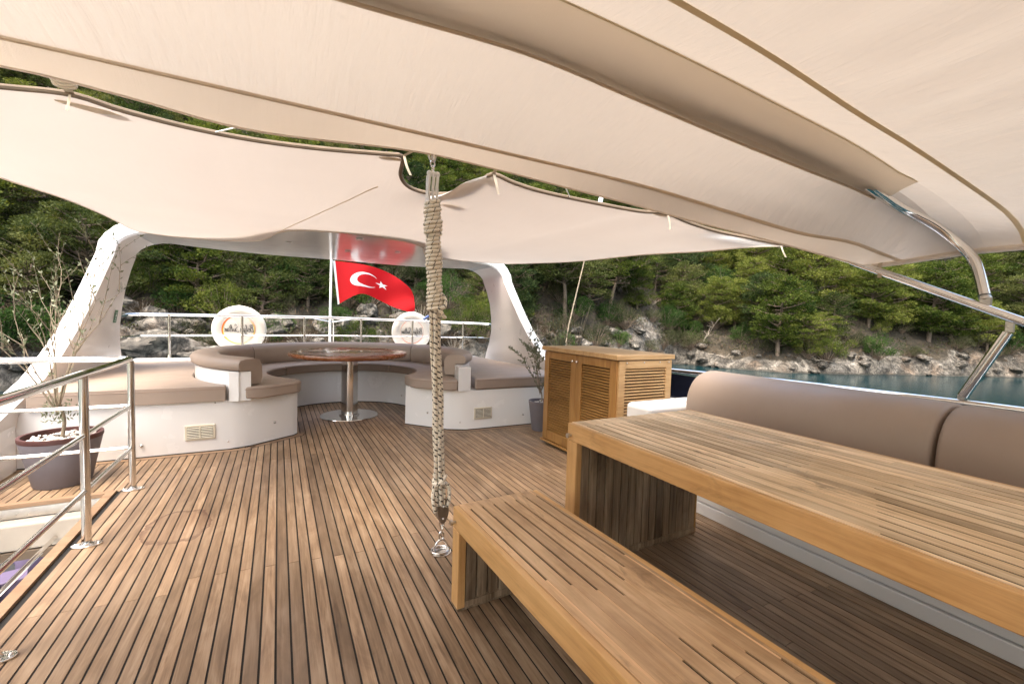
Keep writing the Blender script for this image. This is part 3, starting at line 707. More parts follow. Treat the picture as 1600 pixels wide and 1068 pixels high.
# short bulwark handrail outside on the port side
b = MB(); b.tube([(-1.78, 4.0, .42), (-1.78, 4.0, .60), (-1.78, 4.03, .625), (-1.78, 4.42, .64), (-1.78, 4.46, .62), (-1.78, 4.46, .50)], .012, 10); b.tube([(-1.78, 4.0, .54), (-1.78, 4.46, .56)], .009, 8)
tag(b.build('grab_rail', M['steel'], smooth=True), 'short steel grab rail on the port bulwark at the left edge', 'grab rail')

# ------------------------------------------------------------ things below the stair opening
def below():
    t_ = empty('side_table', (-2.05, 5.25, -1.20)); tag(t_, 'dark low table seen down the stair opening', 'table')
    b = MB(); b.box(-.65, .55, -1.0, 1.15, -.03, 0); b.build('tabletop', M['black'], t_, bevel=.005)
    for sx in (-.6, .5):
        for sy in (-.9, 1.05): b = MB(); b.box(sx - .03, sx + .03, sy - .03, sy + .03, -1.09, -.03); b.build('leg', M['black'], t_)
    j = empty('watering_can', (-1.93, 5.38, -1.20)); tag(j, 'lilac plastic jug with open handle below the stair opening', 'jug')
    b = MB(); b.lathe([(.001, 0), (.10, 0), (.125, .05), (.12, .20), (.09, .27), (.095, .29)], k=28); b.build('body', M['lilac'], j, smooth=True)
    b = MB(); b.tube(catmull([(.09, 0, .24), (.20, .02, .30), (.24, .03, .20), (.19, .02, .08), (.11, 0, .06)], 6), .012, 8); b.build('handle', M['lilac'], j, smooth=True)
    b = MB(); b.tube(catmull([(-.10, 0, .10), (-.20, 0, .22), (-.27, 0, .36)], 5), [.03 - .0012 * i for i in range(11)], 10); b.build('spout', M['lilac'], j, smooth=True)
    k = empty('storage_box', (-1.98, 4.98, -1.20), .3); tag(k, 'small lilac box with lid below the stair opening', 'box')
    b = MB(); b.box(-.13, .13, -.10, .10, 0, .14); b.build('body', M['lilac'], k, bevel=.01)
    b = MB(); b.box(-.14, .14, -.11, .11, .142, .17); b.build('lid', M['lilac'], k, bevel=.008)
    b = MB(); b.sphere((0, 0, .13), .16, (1.2, 1, .8), 14)
    b.v = [(x + .03 * mn.noise(Vector((x * 9, y * 9, z * 9))), y + .03 * mn.noise(Vector((x * 9 + 5, y * 9, z * 9))), z + .03 * mn.noise(Vector((x * 9, y * 9 + 4, z * 9)))) for x, y, z in b.v]
    tag(b.build('bag', M['greybag'], smooth=True, loc=(-2.12, 4.75, -1.20)), 'crumpled grey bag below the stair opening', 'bag')
below()

# ------------------------------------------------------------ potted olives
def twig_tree(r, base, h, n, spread, seed, leafs=1., r0=.016, dead=.5, lowleaf=True):
    g = random.Random(seed); tw = MB(); lf = MB()
    def leaf(p, d):
        L = g.uniform(.022, .042); wv = Vector((g.uniform(-1, 1), g.uniform(-1, 1), g.uniform(-.3, 1))).normalized(); d = (d + wv * 1.1).normalized(); s = d.cross(Vector((g.uniform(-1, 1), g.uniform(-1, 1), g.uniform(-1, 1)))).normalized() * L * .16
        lf.add([p, p + d * L * .5 + s, p + d * L, p + d * L * .5 - s], [(0, 1, 2, 3)], 0, g.random())
    def branch(p, d, L, rad, lvl):
        n_ = 7; pts = [p]; 
        for i in range(n_):
            d = (d + Vector((g.uniform(-1, 1), g.uniform(-1, 1), g.uniform(-.5, .8))) * .16).normalized(); p = p + d * L / n_; pts.append(p)
            if lvl < 3 and i > 1 and g.random() < (.62 if lvl < 2 else .35):
                nd = (d + Vector((g.uniform(-1, 1), g.uniform(-1, 1), g.uniform(-.3, .8))) * .8).normalized(); branch(p, nd, L * g.uniform(.35, .65), rad * .55, lvl + 1)
            if lvl >= 1:
                for _ in range(int(leafs * 3 * g.random() + .3)): leaf(p, d)
        tw.tube(pts, [rad * (1 - .75 * i / n_) for i in range(n_ + 1)], 5, cap=False)
    b0 = Vector(base); hs = h * .26
    trunk = catmull([b0, b0 + Vector((.01, .01, hs * .5)), b0 + Vector((-.02, 0, hs))], 4); tw.tube(trunk, [r0 * (1 - .03 * i) for i in range(len(trunk))], 8)
    tp = trunk[-1]
    for i in range(n):
        a = 2 * math.pi * i / n + g.uniform(-.4, .4); d = Vector((math.cos(a) * spread, math.sin(a) * spread, 1)).normalized(); branch(tp - Vector((0, 0, g.uniform(0, hs * .4))), d, h * g.uniform(.55, .85), r0 * .55, 1)
    if lowleaf:
        for _ in range(int(120)): 
            p = tp + Vector((g.gauss(0, .035), g.gauss(0, .035), g.uniform(-.16, -.02))); leaf(p, Vector((g.uniform(-1, 1), g.uniform(-1, 1), 1)))
    tw.build('branches', M['bark'], r, smooth=True)
    lf.build('leaves', M['olive'], r, attr=True)
def potted(name, loc, rt, rb, h, label, ol):
    r = empty(name, loc); tag(r, label, 'potted plant')
    b = MB(); b.lathe([(.001, .001), (rb, .001), (rb + .004, .01), (rt, h - .03), (rt - .012, h - .03)], k=48); b.build('pot', M['pot'], r, smooth=True)
    b = MB(); b.lathe([(rt, h - .0305), (rt + .004, h - .024), (rt + .004, h), (rt - .014, h), (rt - .016, h - .05)], k=48); b.build('rim', M['potrim'] if ol else M['pot'], r, smooth=True)
    b = MB(); b.lathe([(.001, h - .04), (rt - .013, h - .045)], k=32); b.build('soil', M['soil'], r)
    b = MB(); g = random.Random(3)
    for _ in range(150 if ol else 40):
        a = g.uniform(0, 6.28); q = math.sqrt(g.random()) * (rt - .03); b.sphere((q * math.cos(a), q * math.sin(a), h - .035 + g.uniform(0, .018)), g.uniform(.008, .015), (1, g.uniform(.7, 1.2), .7), 4)
    tag(b.build('pebbles', M['pebble'], r, smooth=True), kind='stuff')
    return r
p = potted('potted_olive', (-1.285, 3.985, .002), .205, .142, .335, 'sparse olive shrub in a grey pot with white pebbles beside the stair opening', True)
twig_tree(p, (0, 0, .30), 1.04, 8, .30, 21, .9, .0115)
p = potted('potted_olive', (2.52, 4.0, .002), .135, .095, .32, 'small leafy olive in a grey pot tucked behind the louvred cabinet', False)
twig_tree(p, (0, 0, .28), .66, 8, .5, 5, 2.6, .008, lowleaf=False)
def reeds():
    g = random.Random(8); b = MB(); lf = MB()
    r = empty('dry_reed_plant', (2.85, 4.02, .002)); tag(r, 'tall dry stalks with wispy leaves rising behind the cabinet', 'plant')
    for i in range(30):
        a = g.uniform(0, 6.28); L = g.uniform(.55, 1.15); p = Vector((g.gauss(0, .04), g.gauss(0, .04), .28)); d = Vector((math.cos(a) * .22, math.sin(a) * .22, 1)).normalized(); pts = [p]
        for k in range(9):
            d = (d + Vector((g.uniform(-1, 1), g.uniform(-1, 1), .2)) * .07).normalized(); p = p + d * L / 9; pts.append(p)
            if k > 3:
                for _ in range(4):
                    dd = (d + Vector((g.uniform(-1, 1), g.uniform(-1, 1), g.uniform(0, 1)))).normalized(); l = g.uniform(.03, .09); s = dd.orthogonal().normalized() * .004; lf.add([p - s, p + s, p + dd * l], [(0, 1, 2)], 0, g.random())
        b.tube(pts, [.004 - .0003 * k for k in range(10)], 4)
    b.build('stalks', M['bark'], r); lf.build('leaves', M['bush_b'], r, attr=True)
    b = MB(); b.lathe([(.001, .001), (.10, .001), (.14, .29), (.128, .29), (.12, .26), (.001, .26)], k=32); b.build('pot', M['pot'], r, smooth=True)
reeds()

# ------------------------------------------------------------ louvred cabinet
def cabinet():
    X0, X1, Y0, Y1, ZB, ZT = 2.285, 2.845, 2.545, 3.575, .055, .905
    r = empty('cabinet', (X0, Y0, 0)); tag(r, 'wooden louvred cabinet with two doors beside the aft sunpad', 'cabinet')
    W, D, H = X1 - X0, Y1 - Y0, ZT - ZB
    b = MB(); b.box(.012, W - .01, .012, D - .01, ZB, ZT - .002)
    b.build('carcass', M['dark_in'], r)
    b = MB(); b.box(-.035, W + .02, -.02, D + .02, ZT, ZT + .038); b.build('top', M['cab_x'], r, bevel=.004)
    b = MB(); b.box(-.03, W, -.008, D + .01, ZB - .022, ZB - .002); b.build('base_board', M['cab_y'], r, bevel=.003)
    def louvre_panel(par, y0, y1, z0, z1, n, face, mname, st=.075):
        f = MB()
        if face == 'x':   # door facing -X
            f.box(-.018, .010, y0, y0 + st, z0, z1); f.box(-.018, .010, y1 - st, y1, z0, z1); f.box(-.0175, .010, y0 + st, y1 - st, z0, z0 + st * 1.1); f.box(-.0175, .010, y0 + st, y1 - st, z1 - st * .9, z1)
        else:
            f.box(y0, y0 + st, -.012, .011, z0, z1); f.box(y1 - st, y1, -.012, .011, z0, z1); f.box(y0 + st, y1 - st, -.0115, .011, z0, z0 + st); f.box(y0 + st, y1 - st, -.0115, .011, z1 - st, z1)
        o = f.build('door' if face == 'x' else 'side_frame', M[mname], par, bevel=.003)
        s = MB(); a, c = z0 + st * 1.1, z1 - st * .9; dz = (c - a) / n
        for i in range(n):
            z = a + i * dz
            if face == 'x': s.add([(-.014, y0 + st, z + dz * .18), (-.014, y1 - st, z + dz * .18), (.006, y1 - st, z + dz * .58), (.006, y0 + st, z + dz * .58), (-.014, y0 + st, z - dz * .02), (-.014, y1 - st, z - dz * .02), (.006, y1 - st, z + dz * .36), (.006, y0 + st, z + dz * .36)],
                                  [(0, 1, 2, 3), (4, 7, 6, 5), (0, 4, 5, 1)])
            else: s.add([(y0 + st, -.009, z + dz * .18), (y1 - st, -.009, z + dz * .18), (y1 - st, .009, z + dz * .62), (y0 + st, .009, z + dz * .62), (y0 + st, -.009, z - dz * .02), (y1 - st, -.009, z - dz * .02), (y1 - st, .009, z + dz * .4), (y0 + st, .009, z + dz * .4)],
                        [(3, 2, 1, 0), (5, 6, 7, 4), (1, 5, 4, 0)])
        q = s.build('slats', M['cab_y'] if face == 'x' else M['cab_x']); q.parent = o
        return o
    mid = D / 2
    for (a, c, ky) in ((.004, mid - .002, mid - .03), (mid + .002, D - .012, mid + .03)):
        o = louvre_panel(r, a, c, ZB + .004, ZT - .006, 30, 'x', 'cab_z')
        k = MB(); k.sphere((-.034, ky, ZT - .062), .0125); k.tube([(-.018, ky, ZT - .062), (-.034, ky, ZT - .062)], .006, 8); q = k.build('knob', M['steel'], smooth=True); q.parent = o
    louvre_panel(r, -.002, W - .004, ZB + .004, ZT - .006, 30, 'y', 'cab_x', .062)
    for x in (.07, .25, .42, .52): b = MB(); b.sphere((x, -.013, ZT - .022), .006); b.build('screw', M['steel_dull'], r, smooth=True)
    for x in (.06, W - .06):
        for y in (.08, D - .10): b = MB(); b.lathe([(.001, .003), (.02, .003), (.024, .012), (.02, .03), (.012, .034)], (x, y, 0), 14); b.build('foot', M['steel_dull'], r, smooth=True)
cabinet()

# ------------------------------------------------------------ slatted bench and table (chevron slots)
def slatted(name, A, yaw, W, L, H, TH, pitch, off, nsl, g1, g2, label, cat, topm, legt=.065, gw=.0085, groove=.005):
    """local x across (starboard), local y runs forward (towards the camera) as -Y"""
    r = empty(name, (A[0], A[1], 0), yaw); tag(r, label, cat)
    b = MB(); cen = off + pitch * (nsl - 1) / 2
    edges = [0] + [off + pitch * i for i in range(nsl)] + [W]
    FR = .028   # front and rear apron strips
    for i in range(nsl + 1):
        x0 = edges[i] + (gw / 2 if i else FR * 0 + .0); x1 = edges[i + 1] - (gw / 2 if i < nsl else 0)
        if i == 0: x0 = .0245
        if i == nsl: x1 = W - .0245
        ys = [0, rng.uniform(.3, .7) * L, L] if rng.random() < .5 else [0, L]
        for a, c in zip(ys[:-1], ys[1:]): b.box(x0, x1, -c + .0003, -a - .0003, H - .042, H - .0001 * (i % 3), 0, rng.random())
    for i in range(nsl):
        x = off + pitch * i; d = abs(x - cen); ends = [.0, g1[0], g1[1] - g1[2] * d, g2[0] + g2[2] * d, g2[1], L]
        for a, c in ((ends[0], ends[1]), (ends[2], ends[3]), (ends[4], ends[5])):
            if c > a and True: b.box(x - gw / 2 - .0002, x + gw / 2 + .0002, -c, -a, H - .042, H - .0012, 0, rng.random())
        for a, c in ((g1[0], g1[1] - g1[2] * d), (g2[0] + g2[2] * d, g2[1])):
            b.box(x - gw / 2 + .0001, x + gw / 2 - .0001, -c - .0002, -a + .0002, H - .04, H - groove, 1, 0)  # dark strip set low in each slot so it reads black
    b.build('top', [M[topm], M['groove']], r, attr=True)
    for (x0, x1) in ((0, .024), (W - .024, W)):
        b = MB(); b.box(x0, x1, -L, 0, H - TH, H - .0008); b.build('apron', M['honey_y'], r, bevel=.004, seg=2)
    b = MB(); b.box(.05, W - .05, -L + legt + .01, -legt - .01, H - .078, H - .056); b.build('added_light_block', M['dark_in'], r)  # board added under the slats to block light coming up through the slots
    b = MB(); b.box(.0245, W - .0245, -.022, -.0005, H - TH, H - .0425); b.box(.0245, W - .0245, -L + .0005, -L + .022, H - TH, H - .0425); b.build('end_rail', M['honey_x'], r)
    for (ya, yb) in ((-legt, 0), (-L, -L + legt)):
        leg = MB(); z1 = H - TH - .0006
        leg.box(0.0, .034, ya, yb, .012, z1); leg.box(W - .006, W, ya, yb, .012, z1); leg.box(.033, W - .005, ya + .021, yb - .021, .05, z1 - .01)
        o = leg.build('leg', M['honey_z'], r, bevel=.003)
        bd = MB(); n = max(5, round((W - .04) / .052)); x = .0345; wd = (W - .0405) / n
        for i in range(n): bd.box(x + i * wd + .0035, x + (i + 1) * wd - .0035, ya + .004 + .003 * rng.random(), yb - .004, .036, z1, 0, rng.random())
        bd.box(.036, W - .008, ya + .018, yb - .018, .036, z1, 1, .1)  # dark sheet behind the boards so the gaps read dark
        q = bd.build('boards', [M['boards'], M['groove']], attr=True, bevel=.0015, seg=1); q.parent = o
        bt = MB(); bt.box(.0345, W - .0065, ya + .001, yb - .001, .012, .0355, 0, .7); bt.box(.002, W - .002, ya + .004, yb - .004, .001, .0118, 0, .3); q = bt.build('foot_board', M['boards'], attr=True); q.parent = o
    k = MB(); k.tube([(-.001, -.03, H - .055), (-.014, -.03, H - .055)], .006, 10); k.tube([(-.014, -.03, H - .055), (-.024, -.03, H - .055)], .0115, 12); k.build('bolt', M['steel_dull'], r, smooth=True, sharp=50)
    return r
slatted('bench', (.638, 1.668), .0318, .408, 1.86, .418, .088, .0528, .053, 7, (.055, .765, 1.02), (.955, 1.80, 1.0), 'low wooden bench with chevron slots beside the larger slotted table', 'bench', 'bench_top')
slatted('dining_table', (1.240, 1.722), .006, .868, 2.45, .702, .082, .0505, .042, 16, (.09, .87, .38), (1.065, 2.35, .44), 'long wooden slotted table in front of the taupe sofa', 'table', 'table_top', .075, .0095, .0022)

# ------------------------------------------------------------ starboard sofa
def sofa():
    r = empty('sofa', (2.7, .4, 0)); tag(r, 'white based built-in sofa with thick rolled taupe backrest', 'sofa')
    def put(o): o.parent = r; o.matrix_parent_inverse = Matrix.Translation((-2.7, -.4, 0)); return o
    b = MB(); b.box(2.352, 3.015, -2.4, 2.05, .075, .42); put(b.build('base', M['gelcoat'], bevel=.012, seg=3))
    b = MB(); b.box(2.345, 2.40, -2.4, 2.05, .003, .072); put(b.build('plinth', M['gelcoat'], bevel=.003))
    b = MB(); b.box(2.12, 2.98, 2.052, 2.28, .003, .650); put(b.build('arm', M['gelcoat'], bevel=.035, seg=4))
    prof = [(2.44, .525), (2.43, .60), (2.432, .69), (2.45, .755), (2.485, .81), (2.54, .85), (2.62, .873), (2.72, .872), (2.84, .845), (2.93, .79), (2.975, .70), (2.985, .525)]
    P = [(p.x, p.y) for p in catmull([(x, z, 0) for x, z in prof], 4)]
    for (y0, y1) in ((.775, 2.04), (-.80, .762), (-2.38, -.813)):
        b = MB(); n = len(P)
        st = [(y0, .93), (y0 + .006, .975), (y0 + .02, 1.), (y1 - .02, 1.), (y1 - .006, .975), (y1, .93)]
        for (y, s) in st: b.v += [(2.72 + (x - 2.72) * s, y, .66 + (z - .66) * s) for x, z in P]
        for i in range(len(st) - 1):
            for j in range(n): b.f.append([i * n + j, i * n + (j + 1) % n, (i + 1) * n + (j + 1) % n, (i + 1) * n + j]); b.mi.append(0); b.pr.append(0)
        b.f.append(list(range(n))[::-1]); b.f.append([(len(st) - 1) * n + j for j in range(n)]); b.mi += [0, 0]; b.pr += [0, 0]
        put(b.build('backrest', M['vinyl'], smooth=True, sharp=70))
        b = MB(); b.box(2.345, 2.90, y0 + .003, y1 - .003, .422, .522); put(b.build('seat', M['vinyl'], bevel=.025, seg=4))
sofa()
b = MB(); b.tube([(3.15, 4.2, .70), (3.15, 3.0, .765), (3.15, 1.8, .808), (3.15, .8, .826), (3.15, -2.5, .83)], .021, 12)
o = b.build('side_rail', M['steel'], smooth=True); tag(o, 'polished steel rail along the starboard side behind the sofa', 'handrail')
for y, z in ((3.6, .73), (2.4, .78), (.69, .825), (-.5, .83)):
    b = MB(); b.tube([(3.15, y, .745), (3.15, y, z)], .011, 8); b.sphere((3.15, y, z - .012), .024, (1, 1, .6), 8); b.build('bracket', M['steel'], o, smooth=True)

# ------------------------------------------------------------ rope tackle and deck eye
def tackle():
    X, Y = .74, 2.07
    o = MB(); o.lathe([(.001, .001), (.052, .001), (.052, .007), (.030, .011), (.001, .012)], k=32); 
    n = 22; o.tube([(-.036 * math.cos(math.pi * i / n), 0, .008 + .058 * math.sin(math.pi * i / n)) for i in range(n + 1)], .0058, 8)
    o.tube([(.045 * math.cos(2 * math.pi * i / 28) - .004, .038 * math.sin(2 * math.pi * i / 28) - .0, .014) for i in range(28)], .0062, 8, closed=True)
    e_ = o.build('deck_eye', M['steel'], smooth=True, sharp=50, loc=(X - .01, Y, 0)); tag(e_, 'steel deck eye with round plate beside the bench end', 'deck eye')
    r = empty('rope_tackle', (X, Y, .06)); tag(r, 'cream flecked rope tackle with pulley blocks hanging by the bench', 'rope tackle')
    def put(o): o.parent = r; o.matrix_parent_inverse = Matrix.Translation((-X, -Y, -.06)); return o
    def axis(z): return X - .015 - .075 * max(0, (z - .2)) / 1.55 * (1 if z < 1.8 else 1), Y
    # lower block
    b = MB(); cz = .225
    for s in (-1, 0, 1):
        n = 28; pts = [(.030 * math.cos(2 * math.pi * i / n), .068 * math.sin(2 * math.pi * i / n)) for i in range(n)]
        V = [(X - .008 + px, Y + s * .017 - .0035, cz + pz) for px, pz in pts] + [(X - .008 + px, Y + s * .017 + .0035, cz + pz) for px, pz in pts]
        b.add(V, [tuple(range(n)), tuple(range(n, 2 * n))[::-1]] + [((i + 1) % n, i, n + i, n + (i + 1) % n) for i in range(n)])
    b.sphere((X - .008, Y - .024, cz + .02), .008, k=6); b.sphere((X - .008, Y - .024, cz - .042), .006, k=6)
    blk = put(b.build('pulley_block', M['steel_dull'], bevel=.0015)); blk['label'] = 'lower pulley block'
    b = MB(); b.tube([(X - .008, Y - .010, cz + .02), (X - .008, Y + .010, cz + .02)], .024, 18); put(b.build('sheave', M['black'], smooth=True, sharp=50))
    b = MB()
    for k, (c, ax) in enumerate(((.152, 0), (.118, 1), (.088, 0))):
        n = 16; b.tube([(X - .008 + (.012 * math.cos(2 * math.pi * i / n) if ax == 0 else 0), Y + (0 if ax == 0 else .012 * math.cos(2 * math.pi * i / n)), c + .021 * math.sin(2 * math.pi * i / n)) for i in range(n)], .0042, 6, closed=True)
    put(b.build('shackle', M['steel'], smooth=True))
    # strands
    g = random.Random(2)
    for (dx, dy) in ((-.022, -.008), (-.006, -.018), (.012, -.012), (.022, .006), (-.010, .016)):
        b = MB(); pts = []
        for i in range(60):
            z = .25 + (1.30 - .25) * i / 59; ax, ay = axis(z); tw = .9 * (z - .25)
            q = dx * math.cos(tw) - dy * math.sin(tw); w_ = dx * math.sin(tw) + dy * math.cos(tw)
            pts.append((ax + q + .003 * math.sin(z * 13 + dx * 300), ay + w_, z))
        b.tube(pts, .0098, 10, uv=True); put(b.build('rope', M['rope'], smooth=True))
    # knot above the block
    b = MB(); pts = []
    for i in range(90):
        u = i / 89; a = u * 2 * math.pi * 2.4; z = .34 + .055 * u + .012 * math.sin(a * 1.7); ax, ay = axis(z); pts.append((ax + (.032 + .006 * math.sin(a * 2)) * math.cos(a), ay + .030 * math.sin(a), z))
    b.tube(pts, .0095, 10, uv=True); put(b.build('knot', M['rope'], smooth=True))
    b = MB(); ax, ay = axis(.3); b.tube(catmull([(ax + .028, ay - .02, .36), (ax + .042, ay - .015, .32), (ax + .040, ay - .02, .27), (ax + .03, ay - .02, .24)], 8), .009, 10, uv=True)
    b.tube(catmull([(ax - .030, ay - .01, .36), (ax - .042, ay - .012, .31), (ax - .038, ay - .018, .26), (ax - .026, ay - .01, .22)], 8), .009, 10, uv=True); put(b.build('rope_end', M['rope'], smooth=True))
    # coil
    b = MB(); pts = []; turns = 27; N = turns * 18
    for i in range(N + 1):
        u = i / N; a = u * 2 * math.pi * turns; z = 1.225 + u * .52 + .0045 * math.sin(a + 1) ; ax, ay = axis(z)
        rad = .0305 + .003 * math.sin(u * 17) + .0010 * math.sin(a * .37) + (.006 if .70 < u < .82 else 0) + (.004 if u > .9 else 0)
        pts.append((ax + rad * math.cos(a), ay + rad * .92 * math.sin(a), z + .002 * math.cos(a) * math.sin(u * 9)))
    b.tube(pts, .0096, 10, uv=True); put(b.build('rope_coil', M['ropec'], smooth=True))
    b = MB(); pts = []; ax, ay = axis(1.24)
    b.tube(catmull([(ax + .03, ay - .02, 1.30), (ax + .042, ay - .03, 1.27), (ax + .030, ay - .045, 1.24), (ax + .008, ay - .045, 1.235), (ax + .03, ay - .035, 1.20), (ax + .045, ay - .02, 1.19)], 8), .0095, 10, uv=True); put(b.build('rope_end', M['rope'], smooth=True))
    # upper white fittings
    b = MB(); ax, ay = axis(1.78)
    for dx in (-.020, .0, .019):
        b.tube(catmull([(ax + dx, ay - .02, 1.74), (ax + dx - .004, ay - .024, 1.80), (ax + dx + .002, ay - .02, 1.87)], 6), .0075, 8)
        b.sphere((ax + dx, ay - .016, 1.868), .013, (1, 1, 1.1), 8)
    b.tube([(ax + .026, ay, 1.73), (ax + .028, ay, 1.86)], .004, 6); b.tube([(ax - .028, ay, 1.73), (ax - .026, ay, 1.86)], .004, 6)
    o = put(b.build('pulley_block', M['white'], smooth=True)); o['label'] = 'upper white pulley block'
    b = MB()
    for k in range(3):
        n = 14; c = 1.895 + k * .026; b.tube([(ax + (.010 * math.cos(2 * math.pi * i / n) if k % 2 else .002), ay + (0 if k % 2 else .010 * math.cos(2 * math.pi * i / n)), c + .017 * math.sin(2 * math.pi * i / n)) for i in range(n)], .004, 6, closed=True)
    put(b.build('shackle', M['steel'], smooth=True))
    for s in (-1, 0, 1):
        b = MB(); b.tube(catmull([(ax + .003, ay, 1.955), (ax + s * .02, ay + .02, 2.0), (ax + s * .05, ay + .10, 2.6), (ax + s * .06, ay + .14, 3.4)], 5), .0055, 8); put(b.build('hoist_rope', M['whiterope'], smooth=True))
tackle()

# ------------------------------------------------------------ front canopy and frame
CXC = .74
def resamp(pts, n):
    P = catmull(pts, 10); L = [0]
    for i in range(1, len(P)): L.append(L[-1] + (P[i] - P[i - 1]).length)
    out = []; j = 0
    for i in range(n + 1):
        s = L[-1] * i / n
        while j < len(L) - 2 and L[j + 1] < s: j += 1
        out.append(P[j].lerp(P[j + 1], (s - L[j]) / max(1e-9, L[j + 1] - L[j])))
    return out
def station(sb, port=None):
    if port is None: port = [(2 * CXC - x, y, z) for x, y, z in sb[1:]]
    return resamp(port[::-1] + sb, 70)
S0 = station([(.54, 2.08, 1.965), (.94, 2.07, 1.958), (1.33, 1.98, 1.905), (1.71, 1.86, 1.842), (2.1, 1.74, 1.772), (2.52, 1.59, 1.697), (2.915, 1.44, 1.617), (3.15, 1.37, 1.579)], [(-.08, 2.08, 1.915), (-.47, 2.08, 1.945), (-.78, 2.06, 1.955), (-1.2, 2.0, 1.90), (-1.62, 1.55, 1.62)])
S1 = station([(.39, 1.95, 2.0), (1.01, 1.93, 1.99), (1.71, 1.80, 1.93), (2.2, 1.64, 1.83), (2.61, 1.47, 1.73), (2.90, 1.35, 1.695), (3.12, 1.28, 1.64), (3.23, 1.22, 1.60)], [(-.27, 1.95, 2.0), (-.74, 1.95, 2.0), (-1.2, 1.8, 1.93), (-1.75, 1.3, 1.62)])
S3 = station([(.74, 1.285, 2.150), (1.2, 1.26, 2.110), (1.69, 1.235, 2.066), (2.23, 1.21, 2.026), (2.75, 1.195, 1.995), (3.08, 1.13, 1.90), (3.26, 1.05, 1.74), (3.30, 1.0, 1.63)])
S2 = [a.lerp(b_, .5) + Vector((0, 0, .03 * math.sin(math.pi * i / 70))) for i, (a, b_) in enumerate(zip(S1, S3))]
S4 = station([(.74, 1.14, 2.155), (1.3, 1.14, 2.145), (1.86, 1.14, 2.12), (2.4, 1.11, 2.065), (2.85, 1.08, 1.985), (3.12, 1.0, 1.87), (3.28, .93, 1.74), (3.305, .90, 1.635)])
S5 = station([(.74, .955, 2.125), (1.41, .965, 2.115), (2.0, .94, 2.04), (2.41, .917, 1.99), (2.85, .87, 1.90), (3.14, .81, 1.80), (3.27, .78, 1.72), (3.30, .76, 1.635)])
S6 = station([(.74, .25, 2.13), (1.5, .25, 2.12), (2.3, .22, 2.03), (2.9, .15, 1.90), (3.2, .1, 1.76), (3.3, .08, 1.64)])
S7 = station([(.74, -1.9, 2.12), (1.5, -1.9, 2.10), (2.3, -1.85, 2.0), (2.9, -1.8, 1.86), (3.3, -1.8, 1.62)])
def loft(A, B, n, sag=0., wr=0.):
    rows = []
    for i in range(n + 1):
        u = i / n; row = []
        for j, (a, c) in enumerate(zip(A, B)):
            p = a.lerp(c, u); e = math.sin(math.pi * u); ex = min(1, 6 * min(j, len(A) - 1 - j) / len(A))
            p.z -= sag * e * ex
            if wr: p.z += wr * 1.25 * ex * math.sin(p.x * 24 + 4. * mn.noise(Vector((p.x * 1.6, p.y * .8, 0)))) * (.3 + 1.2 * max(0, mn.noise(Vector((p.x * 1.1, p.y * .7, 3))) + .3)) * min(1., .25 + abs(p.x - CXC) / 1.8) * min(1, u * 3)
            row.append(p)
        rows.append(row)
    return rows
def strip_flat(b, line, w, dz=-.004, dirv=None):
    """flat ribbon below a line, width w along the local forward-aft direction"""
    A = []; B_ = []
    for p, q in zip(line, dirv): d = (q - p).normalized() * w; A.append(p + Vector((0, 0, dz))); B_.append(p + d + Vector((0, 0, dz)))
    b.grid([A, B_])
